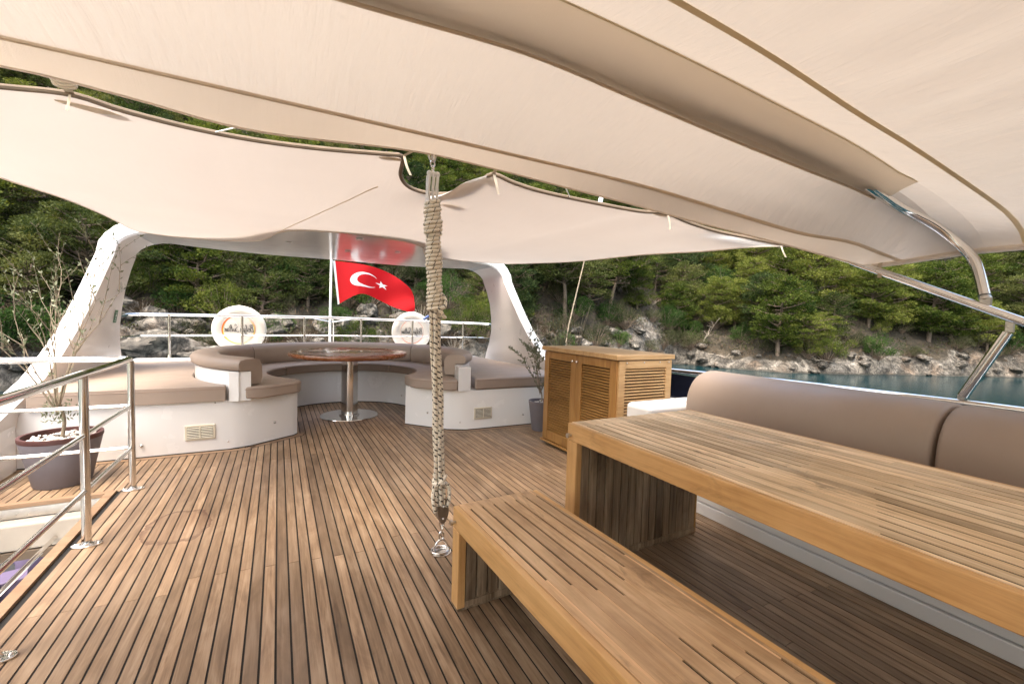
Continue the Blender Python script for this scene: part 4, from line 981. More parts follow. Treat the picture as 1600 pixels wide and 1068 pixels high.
def canopy():
    r = empty('canopy', (.74, .5, 2.1)); tag(r, 'large cream canvas canopy stretched on steel bows over the table and bench', 'canopy')
    def put(o): o.parent = r; o.matrix_parent_inverse = Matrix.Translation((-.74, -.5, -2.1)); return o
    b = MB(); b.grid(loft(S0, S1, 4)); put(b.build('aft_valance', M['valance'], smooth=True, sharp=180))
    b = MB(); b.grid(loft(S1, S2, 6, -.01)); b.grid(loft(S2, S3, 6, -.008)); b.grid(loft(S3, S4, 3)); b.grid(loft(S4, S5, 4, .004)); b.grid(loft(S5, S6, 40, .012, .013)); b.grid(loft(S6, S7, 70, .02, .015))
    put(b.build('canvas', M['canopy'], smooth=True, sharp=180))
    # sleeve round the main bow, ends short of the side
    n0, n1 = 7, 63
    lo = [p + Vector((0, .030, -.071)) for p in S3[n0:n1]]; hi = [p + Vector((0, 0, -.010)) for p in S4[n0:n1]]
    hi[-1] = hi[-1] + Vector((.06, -.02, -.01))
    b = MB(); b.grid([lo, [Vector((a.lerp(c, .32).x, a.lerp(c, .32).y, a.z - .003)) for a, c in zip(lo, hi)], [a.lerp(c, .65) + Vector((0, 0, -.008)) for a, c in zip(lo, hi)], hi]); b.grid([[p + Vector((0, .02, .04)) for p in lo], lo]); put(b.build('bow_sleeve', M['sleeve'], smooth=True, sharp=60))
    b = MB(); b.tube([p + Vector((0, .006, -.003)) for p in lo], .006, 6); put(b.build('zip', M['tan'], smooth=True))
    b = MB(); b.tube(hi, .0035, 6); strip_flat(b, [p + Vector((0, 0, -.001)) for p in S5], .022, -.004, S6); put(b.build('seam_tape', M['tan2'], smooth=True))
    b = MB(); strip_flat(b, S1, .016, -.003, S2); b.tube([p + Vector((0, .004, -.004)) for p in S1], .0035, 6); put(b.build('aft_seam', M['tan'], smooth=True))
    b = MB(); b.tube(S0, .005, 6); put(b.build('hem', M['valance'], smooth=True))
    side = [S[-1] + Vector((.002, 0, -.004)) for S in (S0, S1, S2, S3, S4, S5, S6, S7)]
    sideP = [S[0] + Vector((-.002, 0, -.004)) for S in (S0, S1, S2, S3, S4, S5, S6, S7)]
    for s_ in (side, sideP): b = MB(); b.tube(catmull(s_, 8), .017, 8); put(b.build('side_hem', M['valance'], smooth=True))
    # straps
    for (pts) in ([(3.18, 1.30, 1.60), (3.16, 1.30, 1.575), (3.14, 1.29, 1.54), (3.135, 1.285, 1.50)], [(3.14, 1.42, 1.575), (3.17, 1.35, 1.59), (3.20, 1.29, 1.59)]):
        b = MB(); c = catmull(pts, 5); b.grid([[p + Vector((.004, -.009, 0)) for p in c], [p + Vector((-.004, .009, 0)) for p in c]]); put(b.build('strap', M['strap'], smooth=True))
    f = empty('steel_bows', (.74, .5, .6)); tag(f, 'polished steel bows, legs and hinged struts carrying the canopy', 'canopy frame')
    def putf(o): o.parent = f; o.matrix_parent_inverse = Matrix.Translation((-.74, -.5, -.6)); return o
    for s in (1, -1):
        mx = (lambda x: x) if s > 0 else (lambda x: 2 * CXC - x)
        b = MB(); b.tube([(mx(3.15), 1.44, 1.612), (mx(3.15), 1.374, 1.578), (mx(3.15), .70, 1.250), (mx(3.15), -.15, .835)], .0215, 14); putf(b.build('aft_leg', M['steel'], smooth=True))
        top_ = [p for p in S3 if CXC - .02 <= p.x < 2.84][::3]
        bw = catmull([(mx(p.x), p.y + .004, p.z - .036) for p in top_] + [(mx(3.0), 1.165, 1.868), (mx(3.15), 1.085, 1.790), (mx(3.235), 1.01, 1.70), (mx(3.245), .92, 1.575), (mx(3.18), .852, 1.385)], 6)
        b = MB(); b.tube(bw, .0245, 16); putf(b.build('main_bow', M['steel'], smooth=True))
        b = MB(); b.sphere((mx(3.175), .848, 1.372), .026, (1, 1, .8), 8); b.box(mx(3.165) - .012, mx(3.165) + .012, .822, .862, 1.33, 1.372); putf(b.build('hinge', M['steel_dull'], smooth=True, sharp=40))
        b = MB(); b.tube([(mx(3.16), .756, 1.20), (mx(3.16), .895, .862)], .0225, 14); o = putf(b.build('strut', M['steel'], smooth=True))
        b = MB(); b.box(mx(3.16) - .010, mx(3.16) + .010, .735, .765, 1.20, 1.262); b.box(mx(3.16) - .011, mx(3.16) + .011, .885, .915, .835, .868); q = b.build('clevis', M['steel_dull'], bevel=.003); q.parent = o; q.matrix_parent_inverse = Matrix.Translation((0, 0, 0))
canopy()

# ------------------------------------------------------------ rear awning
def awning():
    r = empty('awning', (.9, 3.8, 1.95)); tag(r, 'cream stretched awning with scalloped edge between the canopy and the arch', 'awning')
    def put(o): o.parent = r; o.matrix_parent_inverse = Matrix.Translation((-.9, -3.8, -1.95)); return o
    F = [(-1.55, 2.44, 1.93), (-1.2, 2.42, 1.98), (-.913, 2.384, 2.0), (-.701, 2.32, 2.0), (-.56, 2.358, 1.99), (-.332, 2.383, 1.98), (-.092, 2.385, 1.98), (.175, 2.332, 1.98), (.47, 2.275, 1.995), (.549, 2.268, 2.0), (.571, 2.34, 1.993), (.60, 2.50, 1.978), (.66, 2.62, 1.965), (.739, 2.684, 1.96), (.83, 2.675, 1.953), (.921, 2.61, 1.95), (.975, 2.49, 1.955), (1.015, 2.35, 1.97), (1.046, 2.241, 1.99), (1.18, 2.24, 1.965), (1.371, 2.224, 1.94), (1.75, 2.20, 1.925), (2.084, 2.181, 1.92), (2.286, 2.153, 1.93), (2.52, 2.15, 1.895), (2.775, 2.128, 1.865), (3.02, 1.99, 1.815), (3.22, 1.88, 1.775)]
    A = [(-1.276, 5.314, 1.96), (-1.228, 5.616, 1.95), (-1.0, 5.64, 1.935), (-.79, 5.616, 1.93), (-.45, 5.47, 1.92), (-.204, 5.282, 1.92), (-.09, 5.02, 1.925), (-.027, 4.752, 1.93), (.07, 4.52, 1.93), (.227, 4.38, 1.93), (.65, 4.284, 1.93), (1.022, 4.368, 1.93), (1.25, 4.5, 1.93), (1.40, 4.75, 1.93), (1.50, 5.05, 1.93), (1.62, 5.28, 1.93), (1.828, 5.385, 1.93), (2.3, 5.40, 1.935), (2.732, 5.367, 1.94)]
    L = [F[0], (-1.42, 3.1, 1.90), (-1.375, 3.56, 1.90), (-1.302, 4.162, 1.93), (-1.27, 4.8, 1.95), A[0]]
    Rr = [F[-1], (3.0, 2.05, 1.765), (2.90, 2.36, 1.762), (2.857, 2.967, 1.80), (2.857, 3.927, 1.84), (2.80, 4.7, 1.89), A[-1]]
    NU, NV = 150, 44
    # chord parametrisation by x for F so that the notch stays local
    def rs(p, n): return resamp(p, n)
    Fc, Ac, Lc, Rc = rs(F, NU), rs(A, NU), rs(L, NV), rs(Rr, NV)
    G = []
    for i in range(NV + 1):
        v = i / NV; row = []
        for j in range(NU + 1):
            u = j / NU
            p = Fc[j] * (1 - v) + Ac[j] * v + Lc[i] * (1 - u) + Rc[i] * u - (Vector(F[0]) * (1 - u) * (1 - v) + Vector(F[-1]) * u * (1 - v) + Vector(A[0]) * (1 - u) * v + Vector(A[-1]) * u * v)
            e = math.sin(math.pi * u) ** .6 * math.sin(math.pi * v)
            p.z += -.035 * e + .010 * e * math.sin(u * 14 + v * 5); row.append(p)
        G.append(row)
    b = MB(); b.grid(G); put(b.build('fabric', M['awning'], smooth=True, sharp=180))
    b = MB(); b.tube(Fc, .0115, 8); put(b.build('front_hem', M['hemdark'], smooth=True))
    b = MB(); b.tube(Ac, .0065, 6); put(b.build('rear_hem', M['valance'], smooth=True))
    for q in (Lc, Rc): b = MB(); b.tube(q, .0065, 6); put(b.build('side_hem', M['valance'], smooth=True))
    b = MB(); c = [G[4 + i][0:1][0] * 0 + G[4 + i][66 - i // 2].lerp(G[4 + i][67 - i // 2], (1 - (i % 2)) * .5) + Vector((0, 0, -.003)) for i in range(38)]; b.tube(c, .003, 5); put(b.build('seam', M['tan'], smooth=True))
    def patch(c, ax, ln, w):      # reinforcement patch hugging the fabric
        b = MB(); c = Vector(c); ax = Vector(ax).normalized(); s = Vector((-ax.y, ax.x, 0)); n = 24
        V = [c + ax * ln * math.cos(2 * math.pi * i / n) + s * w * math.sin(2 * math.pi * i / n) * (1 + .3 * math.cos(2 * math.pi * i / n)) for i in range(n)]
        b.add([tuple(p) for p in V] + [tuple(p + Vector((0, 0, .003))) for p in V], [tuple(range(n)), tuple(range(n, 2 * n))[::-1]] + [(i, n + i, n + (i + 1) % n, (i + 1) % n) for i in range(n)])
        put(b.build('corner_patch', M['tan'], smooth=False))
    patch((.985, 2.72, 1.935), (1, -.35, -.01), .075, .032); patch((-.66, 2.41, 1.985), (1, .25, -.01), .11, .028); patch((.50, 2.31, 1.988), (1, -.1, 0), .06, .018); patch((1.05, 2.29, 1.975), (1, .1, 0), .05, .022); patch((2.26, 2.18, 1.92), (1, -.05, 0), .07, .015)
    def strap(pts, w=.009, m='strap', nm='strap'):
        b = MB(); c = catmull(pts, 6); b.grid([[p + Vector((w, 0, 0)) for p in c], [p + Vector((-w, .003, 0)) for p in c]]); put(b.build(nm, M[m], smooth=True))
    # ties: webbing up to the canopy bow and loose tails
    strap([(.555, 2.27, 2.0), (.60, 2.19, 2.02), (.64, 2.06, 2.06)], .010); strap([(.56, 2.26, 2.0), (.570, 2.25, 1.95), (.59, 2.245, 1.905)], .006)
    strap([(1.046, 2.24, 1.99), (1.046, 2.16, 2.015), (1.045, 2.06, 2.05)], .010); strap([(1.05, 2.23, 1.985), (1.062, 2.22, 1.93), (1.075, 2.22, 1.88)], .008)
    strap([(2.286, 2.153, 1.93), (2.33, 2.06, 1.95), (2.36, 1.9, 1.97)], .010); strap([(2.29, 2.14, 1.93), (2.305, 2.13, 1.87), (2.31, 2.13, 1.82)], .006)
    strap([(-.701, 2.32, 2.0), (-.70, 2.20, 2.03), (-.70, 2.05, 2.05)], .014); strap([(-.70, 2.31, 1.995), (-.705, 2.30, 1.93)], .005)
    strap([(3.16, 1.89, 1.77), (3.17, 1.88, 1.73), (3.20, 1.875, 1.69)], .008)
    b = MB()
    for k in range(5): b.tube([(-.701 + .03 * math.cos(2 * math.pi * i / 14), 2.27 - .012 * k, 2.015 + .012 * math.sin(2 * math.pi * i / 14) + .006 * k) for i in range(14)], .008, 6, closed=True)
    put(b.build('knot', M['strap'], smooth=True))
    b = MB()
    for (p, q) in (((-.25, 2.385, 1.98), (-.02, 2.09, 1.98)), ((1.55, 2.215, 1.93), (1.36, 2.05, 2.0)), ((3.20, 1.87, 1.775), (3.15, 1.44, 1.60)), ((3.22, 1.88, 1.775), (3.17, 1.42, 1.60))):
        b = MB(); b.tube([p, q], .0035, 6); put(b.build('tie_cord', M['whiterope'], smooth=True))
awning()
an = empty('whip_antenna', (4.62, 6.5, -2.0)); tag(an, 'tall thin leaning antenna mast beyond the starboard arch leg', 'antenna')
b = MB(); b.tube([(-.62, 0, -1.2), (0, 0, 3.1), (.30, 0, 4.31), (.60, 0, 5.33)], [.014, .012, .010, .009], 8); b.build('rod', M['bark'], an, smooth=True)
b = MB(); b.tube([(.585, 0, 5.28), (.68, 0, 5.72)], .042, 10); b.build('tip', M['white'], an, smooth=True)
b = MB(); b.box(-.75, -.5, -.12, .12, -1.8, -1.2); b.build('mount', M['white'], an, bevel=.02)
# ------------------------------------------------------------ sea, hillside, trees
ZW = -3.8
me_b = MB(); me_b.add([(-1500, -1500, ZW), (1500, -1500, ZW), (1500, 1500, ZW), (-1500, 1500, ZW)], [(0, 1, 2, 3)])
tag(me_b.build('sea', M['sea']), 'dark teal sea with small ripples', kind='structure')
_AZ = [-75, -45, -22, -8, 0, 12, 24, 36, 44, 49, 54, 60, 66, 72, 78, 90, 110, 130]
_RS = [34, 37, 39, 37, 34, 34, 36, 41, 49, 57.5, 56.5, 56, 60, 68, 77, 88, 110, 140]
_RK = [4, 4, 3.0, 2.9, 2.1, 2.1, 2.6, 2.9, 3.0, 1.9, 1.1, 1.0, 1.3, 1.5, 1.5, 1.6, 3, 3]      # height of the bare rock band
def shore(az):
    return float(np.interp(az, _AZ, _RS)) + 1.3 * mn.noise(Vector((az * .21, 3, 1))) + .6 * mn.noise(Vector((az * .9, 7, 1)))
def ter(az, r):
    rs = shore(az); s = r - rs; rk = float(np.interp(az, _AZ, _RK)) * (1 + .35 * mn.noise(Vector((az * .35, 1.5, 0))))
    x, y = r * math.sin(R_(az)), r * math.cos(R_(az))
    if s < 0: return x, y, ZW + s * .8, 0
    u = min(1, s / (rk * .9)); band = rk * (u * u * (3 - 2 * u)) ** .8
    sl = max(0, s - rk * .9) * .72 + .004 * max(0, s - 10) ** 2 * .2
    z = ZW + .02 + band + sl
    n1 = mn.noise(Vector((x * .07, y * .07, 5))) * 2.6 * min(1, s / 14)
    n2 = mn.noise(Vector((x * .28, y * .28, 8))) * .9 * min(1, s / 3)
    rg = mn.hetero_terrain(Vector((x * .55, y * .55, z * .55)), .9, 2.1, 4, .6) if s < 14 else 0
    z += n1 + n2
    rock = max(0., min(1., 1.15 - s / (rk * 1.9))) + .35 * max(0, mn.noise(Vector((x * .11, y * .11, 2))) - .15) * 2
    if s < 14: z += (rg - .9) * .42 * min(1, s / .6) * max(0.15, 1 - s / 12)
    return x, y, z, min(1, rock)
def hillside():
    b = MB(); NA, NR = 620, 150; V = []; rk = []
    for i in range(NR + 1):
        u = i / NR; ds = -6 + 12 * u * 1.6 if u < .5 else 3.6 + (u - .5) * 2 * 8 + ((u - .5) * 2) ** 2.6 * 170
        for j in range(NA + 1):
            az = -72 + 200 * j / NA
            x, y, z, k = ter(az, shore(az) + ds); V.append((x, y, z)); rk.append(k)
    n = NA + 1
    F = [(i * n + j, i * n + j + 1, (i + 1) * n + j + 1, (i + 1) * n + j) for i in range(NR) for j in range(NA)]
    me = bpy.data.meshes.new('hillside'); me.from_pydata(V, [], [q[::-1] for q in F]); me.materials.append(M['hill'])
    a = me.attributes.new('rk', 'FLOAT', 'POINT'); a.data.foreach_set('value', rk)
    me.polygons.foreach_set('use_smooth', [True] * len(F))
    o = bpy.data.objects.new('hillside', me); COL.objects.link(o); tag(o, 'steep hillside of brown earth above a pale limestone shore', kind='structure')
hillside()

def leaf_mesh(name, C, D, size, asp, mat, pr, fold=False):
    """many small leaf faces at points C pointing along D"""
    n = len(C); D = D / np.linalg.norm(D, axis=1, keepdims=True)
    rnd = nrg.normal(size=(n, 3)); S = np.cross(D, rnd); S /= np.linalg.norm(S, axis=1, keepdims=True)
    sz = size * nrg.uniform(.6, 1.3, (n, 1)); a = C - S * sz * asp * .5; c = C + S * sz * asp * .5; t_ = C + D * sz; m = C + D * sz * .55
    V = np.stack([C, m + S * sz * asp, t_, m - S * sz * asp], 1).reshape(-1, 3)
    me = bpy.data.meshes.new(name); me.vertices.add(4 * n); me.vertices.foreach_set('co', V.ravel())
    me.loops.add(4 * n); me.loops.foreach_set('vertex_index', np.arange(4 * n, dtype=np.int32))
    me.polygons.add(n); me.polygons.foreach_set('loop_start', np.arange(0, 4 * n, 4, dtype=np.int32)); me.polygons.foreach_set('loop_total', np.full(n, 4, dtype=np.int32))
    me.materials.append(mat); at = me.attributes.new('pr', 'FLOAT', 'FACE'); at.data.foreach_set('value', pr.astype(np.float32)); me.update(); me.validate(); return me
def wood_mesh(name, paths, mat):
    b = MB()
    for pts, r0, r1 in paths: b.tube(pts, [r0 + (r1 - r0) * i / (len(pts) - 1) for i in range(len(pts))], 5, cap=False)
    me = bpy.data.meshes.new(name); me.from_pydata(b.v, [], b.f); me.materials.append(mat); me.polygons.foreach_set('use_smooth', [True] * len(me.polygons)); return me
def make_pine(seed, h, mat, spread=.55, low=.30, pads=46, flat=.42, nl=120, lean=.1):
    g = random.Random(seed); paths = []; C = []; D = []; PR = []
    p = Vector((0, 0, -.5)); d = Vector((g.uniform(-lean, lean), g.uniform(-lean, lean), 1)).normalized(); tr = [p]
    n = 9
    for i in range(n):
        d = (d + Vector((g.uniform(-1, 1), g.uniform(-1, 1), .25)) * .10).normalized(); p = p + d * (h * .96 + .5) / n; tr.append(p)
    paths.append((tr, h * .028, h * .006))
    def at(u):
        f = u * n; i = min(n - 1, int(f)); return tr[i].lerp(tr[i + 1], f - i)
    for k in range(pads):
        u = low + (1 - low) * (k + g.random()) / pads; a = k * 2.4 + g.uniform(-.5, .5); R = h * spread * math.sqrt(max(.06, 1 - ((u - low) / (1.04 - low)) ** 2.2)) * g.uniform(.45, 1.0) * (.62 + .38 * min(1, (u - low) / .25))
        o = at(u - .05); e = o + Vector((math.cos(a) * R, math.sin(a) * R, R * g.uniform(.05, .5)))
        mid = o.lerp(e, .5) + Vector((g.uniform(-.1, .1), g.uniform(-.1, .1), -R * .06)) ; paths.append(([o, mid, e], h * .009, h * .0028))
        for sidx in range(3):
            q = e if sidx == 0 else o.lerp(e, g.uniform(.5, .95)) + Vector((g.gauss(0, .14), g.gauss(0, .14), g.uniform(0, .12))) * h * .35
            rr = h * g.uniform(.065, .12) * (1 if sidx == 0 else .8); m = int(nl * (rr / (h * .09)) ** 2 / 1.25)
            X = nrg.normal(size=(m, 3)); X /= np.linalg.norm(X, axis=1, keepdims=True); X *= (nrg.uniform(.25, 1, (m, 1)) ** .5) * rr; X[:, 2] *= flat
            X += np.array(q); dd = X - np.array(q) + np.array([0, 0, rr * .45]) + nrg.normal(size=(m, 3)) * rr * .45
            C.append(X); D.append(dd); PR.append(np.clip(np.full(m, g.random() * .6 + .2) + nrg.normal(size=m) * .18, 0, 1))
            if sidx: paths.append(([mid, q], h * .004, h * .002))
    return wood_mesh('trunk', paths, M['trunk']), leaf_mesh('crown', np.concatenate(C), np.concatenate(D), h * .027, .22, mat, np.concatenate(PR))
def make_bush(seed, h, w_, mat, n_cl=34, nl=110, leaf=.09, asp=.3, dry=False):
    g = random.Random(seed); C = []; D = []; PR = []; paths = []
    for k in range(n_cl):
        a = g.uniform(0, 6.28); q = math.sqrt(g.random()) * w_ * .75; zz = h * (.25 + .7 * g.random() * (1 - (q / w_) ** 2)); c = Vector((q * math.cos(a), q * math.sin(a), zz)); rr = g.uniform(.14, .27) * w_
        m = int(nl * g.uniform(.6, 1.3)); X = nrg.normal(size=(m, 3)); X /= np.linalg.norm(X, axis=1, keepdims=True); X *= (nrg.uniform(.2, 1, (m, 1)) ** .5) * rr; X[:, 2] *= .8
        X += np.array(c); C.append(X); D.append(X - np.array(c) + np.array([0, 0, rr * .3]) + nrg.normal(size=(m, 3)) * rr * .6); PR.append(np.clip(np.full(m, g.random() * .7 + .15) + nrg.normal(size=m) * .15, 0, 1))
        paths.append(([Vector((g.uniform(-.1, .1), g.uniform(-.1, .1), -.2)), c * .5 + Vector((g.uniform(-.1, .1), 0, 0)), c], .03, .01))
    return wood_mesh('stem', paths, M['trunk'] if not dry else M['deadwood']), leaf_mesh('foliage', np.concatenate(C), np.concatenate(D), leaf, asp, mat, np.concatenate(PR))
def make_dead(seed, h):
    g = random.Random(seed); paths = []
    def br(p, d, L, r, lv):
        pts = [p]
        for i in range(5):
            d = (d + Vector((g.uniform(-1, 1), g.uniform(-1, 1), g.uniform(-.6, .6))) * .28).normalized(); p = p + d * L / 5; pts.append(p)
            if lv < 3 and i > 0 and g.random() < .75: br(p, (d + Vector((g.uniform(-1, 1), g.uniform(-1, 1), g.uniform(-.5, .7))) * .9).normalized(), L * g.uniform(.35, .6), r * .55, lv + 1)
        paths.append((pts, r, r * .35))
    br(Vector((0, 0, -.3)), Vector((g.uniform(-.4, .4), g.uniform(-.4, .4), 1)).normalized(), h, h * .018, 0)
    return wood_mesh('branches', paths, M['deadwood'])

PINES = [  # meshes, name, label
    (make_pine(1, 8.2, M['pine_a'], .42, .13, 62), 'pine_tree', 'bright yellow-green pine with fluffy layered crown on the hillside'),
    (make_pine(2, 9.5, M['pine_a'], .37, .22, 64), 'pine_tree', 'tall bright pine with bare lower trunk on the hillside'),
    (make_pine(3, 7.2, M['pine_b'], .46, .18, 56), 'pine_tree', 'olive-green broad pine with open crown on the hillside'),
    (make_pine(4, 8.6, M['pine_b'], .40, .18, 60, lean=.3), 'pine_tree', 'leaning olive-green pine on the hillside'),
    (make_pine(5, 9.0, M['pine_c'], .40, .12, 64), 'pine_tree', 'dark green dense pine on the hillside'),
]
BUSH = [
    (make_bush(11, 3.0, 2.2, M['bush_a'], 44, 120, .11), 'shrub', 'dense dark green leafy shrub on the hillside'),
    (make_bush(12, 2.3, 1.9, M['bush_b'], 40, 110, .09, .24), 'shrub', 'grey-green scrubby shrub on the hillside'),
    (make_bush(13, 1.8, 1.7, M['bush_c'], 34, 100, .11, .12, True), 'shrub', 'dry brown twiggy shrub on the hillside'),
    (make_bush(14, 3.4, 2.4, M['pine_a'], 44, 140, .12, .2), 'shrub', 'bright green feathery young pine shrub on the hillside'),
]
DEAD = [(make_dead(31, 3.2),), (make_dead(33, 2.6),), (make_dead(36, 4.0),)]
def place(kind, az, s, sc, rz, lab=None, dz=0., tilt=(0, 0), uniq=None, wide=1.):
    (meshes, nm, label) = kind; x, y, z, k = ter(az, shore(az) + s)
    r = empty(nm, (x, y, z + dz), rz); r.scale = (sc * wide, sc * wide, sc); r.rotation_euler = (tilt[0], tilt[1], rz)
    tag(r, lab or label, 'tree' if nm == 'pine_tree' else 'shrub', None if lab else {'pine_tree': 'pine trees on the hillside', 'shrub': 'shrubs on the hillside'}[nm])
    for me, pn in zip(meshes, ('trunk', 'crown') if nm == 'pine_tree' else ('stem', 'foliage')):
        o = bpy.data.objects.new(pn, me); COL.objects.link(o); o.parent = r
    return r
# landmark trees that the photograph singles out
PINE_UMB = (make_pine(41, 4.6, M['pine_a'], .78, .38, 60, .36, 130), 'pine_tree', '')
place(PINE_UMB, 62.3, 2.2, 1.0, .6, 'wide bright green umbrella pine low on the rocks at the waterline', wide=1.15)
place((make_bush(42, 3.6, 2.6, M['bush_a'], 60, 140, .10, .32), 'shrub', ''), 47.5, 4.0, 1.1, 0, 'rounded glossy green bush on the bank behind the louvred cabinet')
place((make_bush(43, 4.4, 3.2, M['bush_a'], 70, 150, .11, .32), 'shrub', ''), 53.0, 11.0, 1.15, 0, 'large mass of bright green leafy bush above the brown bank')
place((make_pine(44, 8.0, M['pine_a'], .5, .36, 54, .40, 130), 'pine_tree', ''), 40.6, 8.0, 1.15, 1.1, 'large bright pine with spreading limbs above the cabinet')
place((make_pine(45, 9.0, M['pine_b'], .34, .5, 40, .42, 110), 'pine_tree', ''), 35.0, 6.5, 1.1, .2, 'pine with tall bare grey trunk behind the starboard arch leg')
place((make_pine(46, 6.0, M['pine_b'], .62, .20, 64, .40, 140), 'pine_tree', ''), -15.5, 5.5, 1.25, 2., 'broad olive-green pine at the left edge behind the port arch leg')
pts = []
def ok(x, y, dmin):
    for (a, b_, d) in pts:
        if (a - x) ** 2 + (b_ - y) ** 2 < ((dmin + d) * .5) ** 2: return False
    return True
for (az, s, d) in ((62.3, 2.2, 4.2), (47.5, 4, 4), (53, 11, 5), (40.6, 8, 4.5), (35, 6.5, 4), (-15.5, 5.5, 4.5)):
    x, y, _, _ = ter(az, shore(az) + s); pts.append((x, y, d))
g = random.Random(77); cnt = 0; tries = 0
while cnt < 285 and tries < 20000:
    tries += 1; az = g.uniform(-25, 81); s = (2.2 if az > 46 else 4.2) + (30 if az > 34 else 48) * g.random() ** 1.15
    if 50 < az < 57.5 and s < 5.5: continue
    rs = shore(az); x, y = (rs + s) * math.sin(R_(az)), (rs + s) * math.cos(R_(az)); dm = 2.45 + s * .02
    if not ok(x, y, dm): continue
    if s < 12 and mn.noise(Vector((x * .10, y * .10, 11))) < (-.15 if az < 32 else -.35): continue      # clearings of bare earth
    if -8 < az < 30 and s < 11 and g.random() < .55: continue
    wr = [6, 5, 3, 2, 3] if az > 25 else [5, 4, 3, 3, 3]
    k = g.choices(range(5), wr)[0]
    place(PINES[k], az, s, g.uniform(.62, 1.12), g.uniform(0, 6.28)); pts.append((x, y, dm)); cnt += 1
cnt = 0; tries = 0; ps = []
while cnt < 290 and tries < 30000:
    tries += 1; az = g.uniform(-25, 81); s = 1.3 + 24 * g.random() ** 1.7
    if 50.5 < az < 57 and s < 4.5: continue
    rs = shore(az); x, y = (rs + s) * math.sin(R_(az)), (rs + s) * math.cos(R_(az))
    if any((a - x) ** 2 + (b_ - y) ** 2 < 1.5 ** 2 for a, b_ in ps): continue
    rkh = float(np.interp(az, _AZ, _RK))
    if s < rkh * 1.1 and g.random() < .5: continue
    k = g.choices(range(4), [5, 4, 3, 3] if az > 30 else [2, 4, 6, 3])[0]
    place(BUSH[k], az, s, g.uniform(.55, 1.3), g.uniform(0, 6.28), dz=-.1); ps.append((x, y)); cnt += 1
for i, (az, s, sc, tx, ty, lab) in enumerate(((-6.0, 9, 1.0, .3, .9, 'pale dead tree with forked branches seen under the arch beam'), (2.5, 10, .9, -.6, -.7, 'bare bleached branches leaning right under the arch beam'), (13, 7, .8, .2, .8, 'bleached dead branches on the slope near the flag'), (-12, 8, 1.0, .2, -.3, 'tangle of dead grey branches above the potted olive'),
        (52.5, .6, .7, .1, 1.3, 'driftwood branch lying at the waterline below the brown bank'), (55.0, .2, .9, 0, 1.45, 'long driftwood trunk half in the water by the rocks'), (51.3, 1.6, .75, 0, .15, 'pale broken tree stump standing on the brown bank'), (64.3, 1.0, .7, .3, 1.0, 'forked dead branch below the umbrella pine'),
        (55.5, 16, 1.1, .1, 0, 'spray of bare grey stems high on the slope'), (43.0, 9, 1.0, .2, .3, 'bare grey twigs inside the trees above the cabinet'))):
    x, y, z, k = ter(az, shore(az) + s); o = bpy.data.objects.new('dead_branch', DEAD[i % 3][0]); COL.objects.link(o); o.location = (x, y, max(z, ZW + .15) + .3); o.rotation_euler = (tx, ty, i * 1.3); o.scale = (sc,) * 3
    tag(o, lab, 'dead branch', 'dead branches on the shore slope')
# boulders
def rock_mesh(seed):
    import bmesh
    bm = bmesh.new(); bmesh.ops.create_icosphere(bm, subdivisions=4, radius=1); g2 = Vector((seed * 3.1, seed * 1.7, seed))
    for v in bm.verts:
        p = v.co.copy(); n_ = mn.noise(p * .9 + g2) * .45 + mn.noise(p * 2.2 + g2) * .22 + abs(mn.noise(p * 4.5 + g2)) * .14
        c = mn.cell_vector(p * 1.3 + g2); v.co = p * (1 + n_) + (Vector(c) - Vector((.5, .5, .5))) * .12; v.co.z *= .72
    me = bpy.data.meshes.new('boulder'); bm.to_mesh(me); bm.free(); me.materials.append(M['rock']); me.polygons.foreach_set('use_smooth', [True] * len(me.polygons)); me.set_sharp_from_angle(angle=R_(38)); return me
RM = [rock_mesh(i) for i in range(1, 6)]
def boulder(az, s, sc, lab=None, stretch=(1, 1, 1)):
    x, y, z, k = ter(az, shore(az) + s); o = bpy.data.objects.new('boulder', g.choice(RM)); COL.objects.link(o); o.location = (x, y, z + sc * .15); o.rotation_euler = (g.uniform(-.3, .3), g.uniform(-.3, .3), g.uniform(0, 6.28)); o.scale = (sc * stretch[0], sc * stretch[1], sc * stretch[2])
    tag(o, lab or 'weathered grey limestone boulder on the shore', 'boulder', None if lab else 'limestone boulders along the shore')
boulder(-10.2, 1.4, 2.0, 'largest rounded grey boulder, seen left of the first lifebuoy', (1.2, 1, 1.05))
boulder(-4.5, .8, 1.9, 'long dark grey flat boulder left of the first lifebuoy', (1.6, 1, .7))
for i in range(150):
    az = g.uniform(-28, 82); boulder(az, g.uniform(.1, 4.6) if az < 50 else g.uniform(.0, 2.2), g.uniform(.3, 1.05) * (1 if az < 45 else .68), None, (g.uniform(.8, 1.5), g.uniform(.8, 1.3), g.uniform(.7, 1.25)))
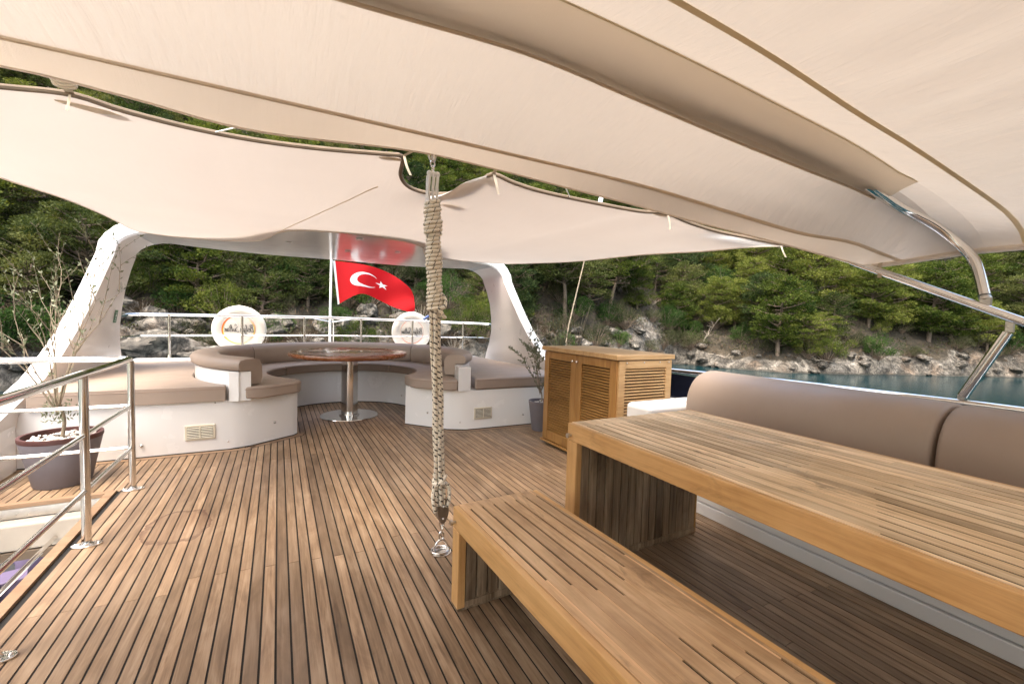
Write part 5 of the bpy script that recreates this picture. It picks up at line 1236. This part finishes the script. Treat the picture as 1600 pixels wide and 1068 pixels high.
# undergrowth: dry grass, twigs and low scrub that nobody could count
def undergrowth():
    N = 26000; C = np.zeros((N, 3)); i = 0
    gg = random.Random(5)
    while i < N:
        az = gg.uniform(-34, 88); s = 1.6 + 34 * gg.random() ** 1.7
        x, y, z, k = ter(az, shore(az) + s)
        if k > .75 and gg.random() < .8: continue
        m = min(6, N - i)
        for q in range(m): C[i + q] = (x + gg.gauss(0, .25), y + gg.gauss(0, .25), z + .02 + abs(gg.gauss(0, .12)))
        i += m
    D = nrg.normal(size=(N, 3)) * .8 + np.array([0, 0, .9])
    me = leaf_mesh('undergrowth', C, D, .34, .10, M['bush_c'], nrg.random(N)); o = bpy.data.objects.new('undergrowth', me); COL.objects.link(o); tag(o, 'dry brown scrub and grass between the trees', kind='stuff')
    N = 42000; C = np.zeros((N, 3)); i = 0
    while i < N:
        az = gg.uniform(-34, 88); s = 2.5 + 34 * gg.random() ** 1.5; x, y, z, k = ter(az, shore(az) + s)
        if k > .7: continue
        m = min(14, N - i)
        for q in range(m): C[i + q] = (x + gg.gauss(0, .4), y + gg.gauss(0, .4), z + .02 + abs(gg.gauss(0, .25)))
        i += m
    me = leaf_mesh('ground_cover', C, nrg.normal(size=(N, 3)) + np.array([0, 0, .8]), .22, .28, M['bush_b'], nrg.random(N)); o = bpy.data.objects.new('ground_cover', me); COL.objects.link(o); tag(o, 'low grey-green ground cover on the slope', kind='stuff')
undergrowth()
def far_woods():
    C = []; D = []; PR = []; gg = random.Random(9)
    for _ in range(900):
        az = gg.uniform(-55, 110); s = gg.uniform(50, 150) if -32 < az < 88 else gg.uniform(5, 120); x, y, z, k = ter(az, shore(az) + s); h = gg.uniform(5, 8)
        for q in range(5):
            c = np.array([x + gg.gauss(0, 1.1), y + gg.gauss(0, 1.1), z + h * gg.uniform(.4, .95)]); m = 42; X = nrg.normal(size=(m, 3)); X /= np.linalg.norm(X, axis=1, keepdims=True); X *= nrg.uniform(.4, 1, (m, 1)) * gg.uniform(.9, 1.5); X[:, 2] *= .6
            C.append(X + c); D.append(X + nrg.normal(size=(m, 3)) * .5 + np.array([0, 0, .5])); PR.append(np.full(m, gg.random()))
    me = leaf_mesh('distant_woods', np.concatenate(C), np.concatenate(D), .55, .28, M['pine_b'], np.concatenate(PR)); o = bpy.data.objects.new('distant_woods', me); COL.objects.link(o); tag(o, 'far pine woods on the upper slope', kind='stuff')
far_woods()
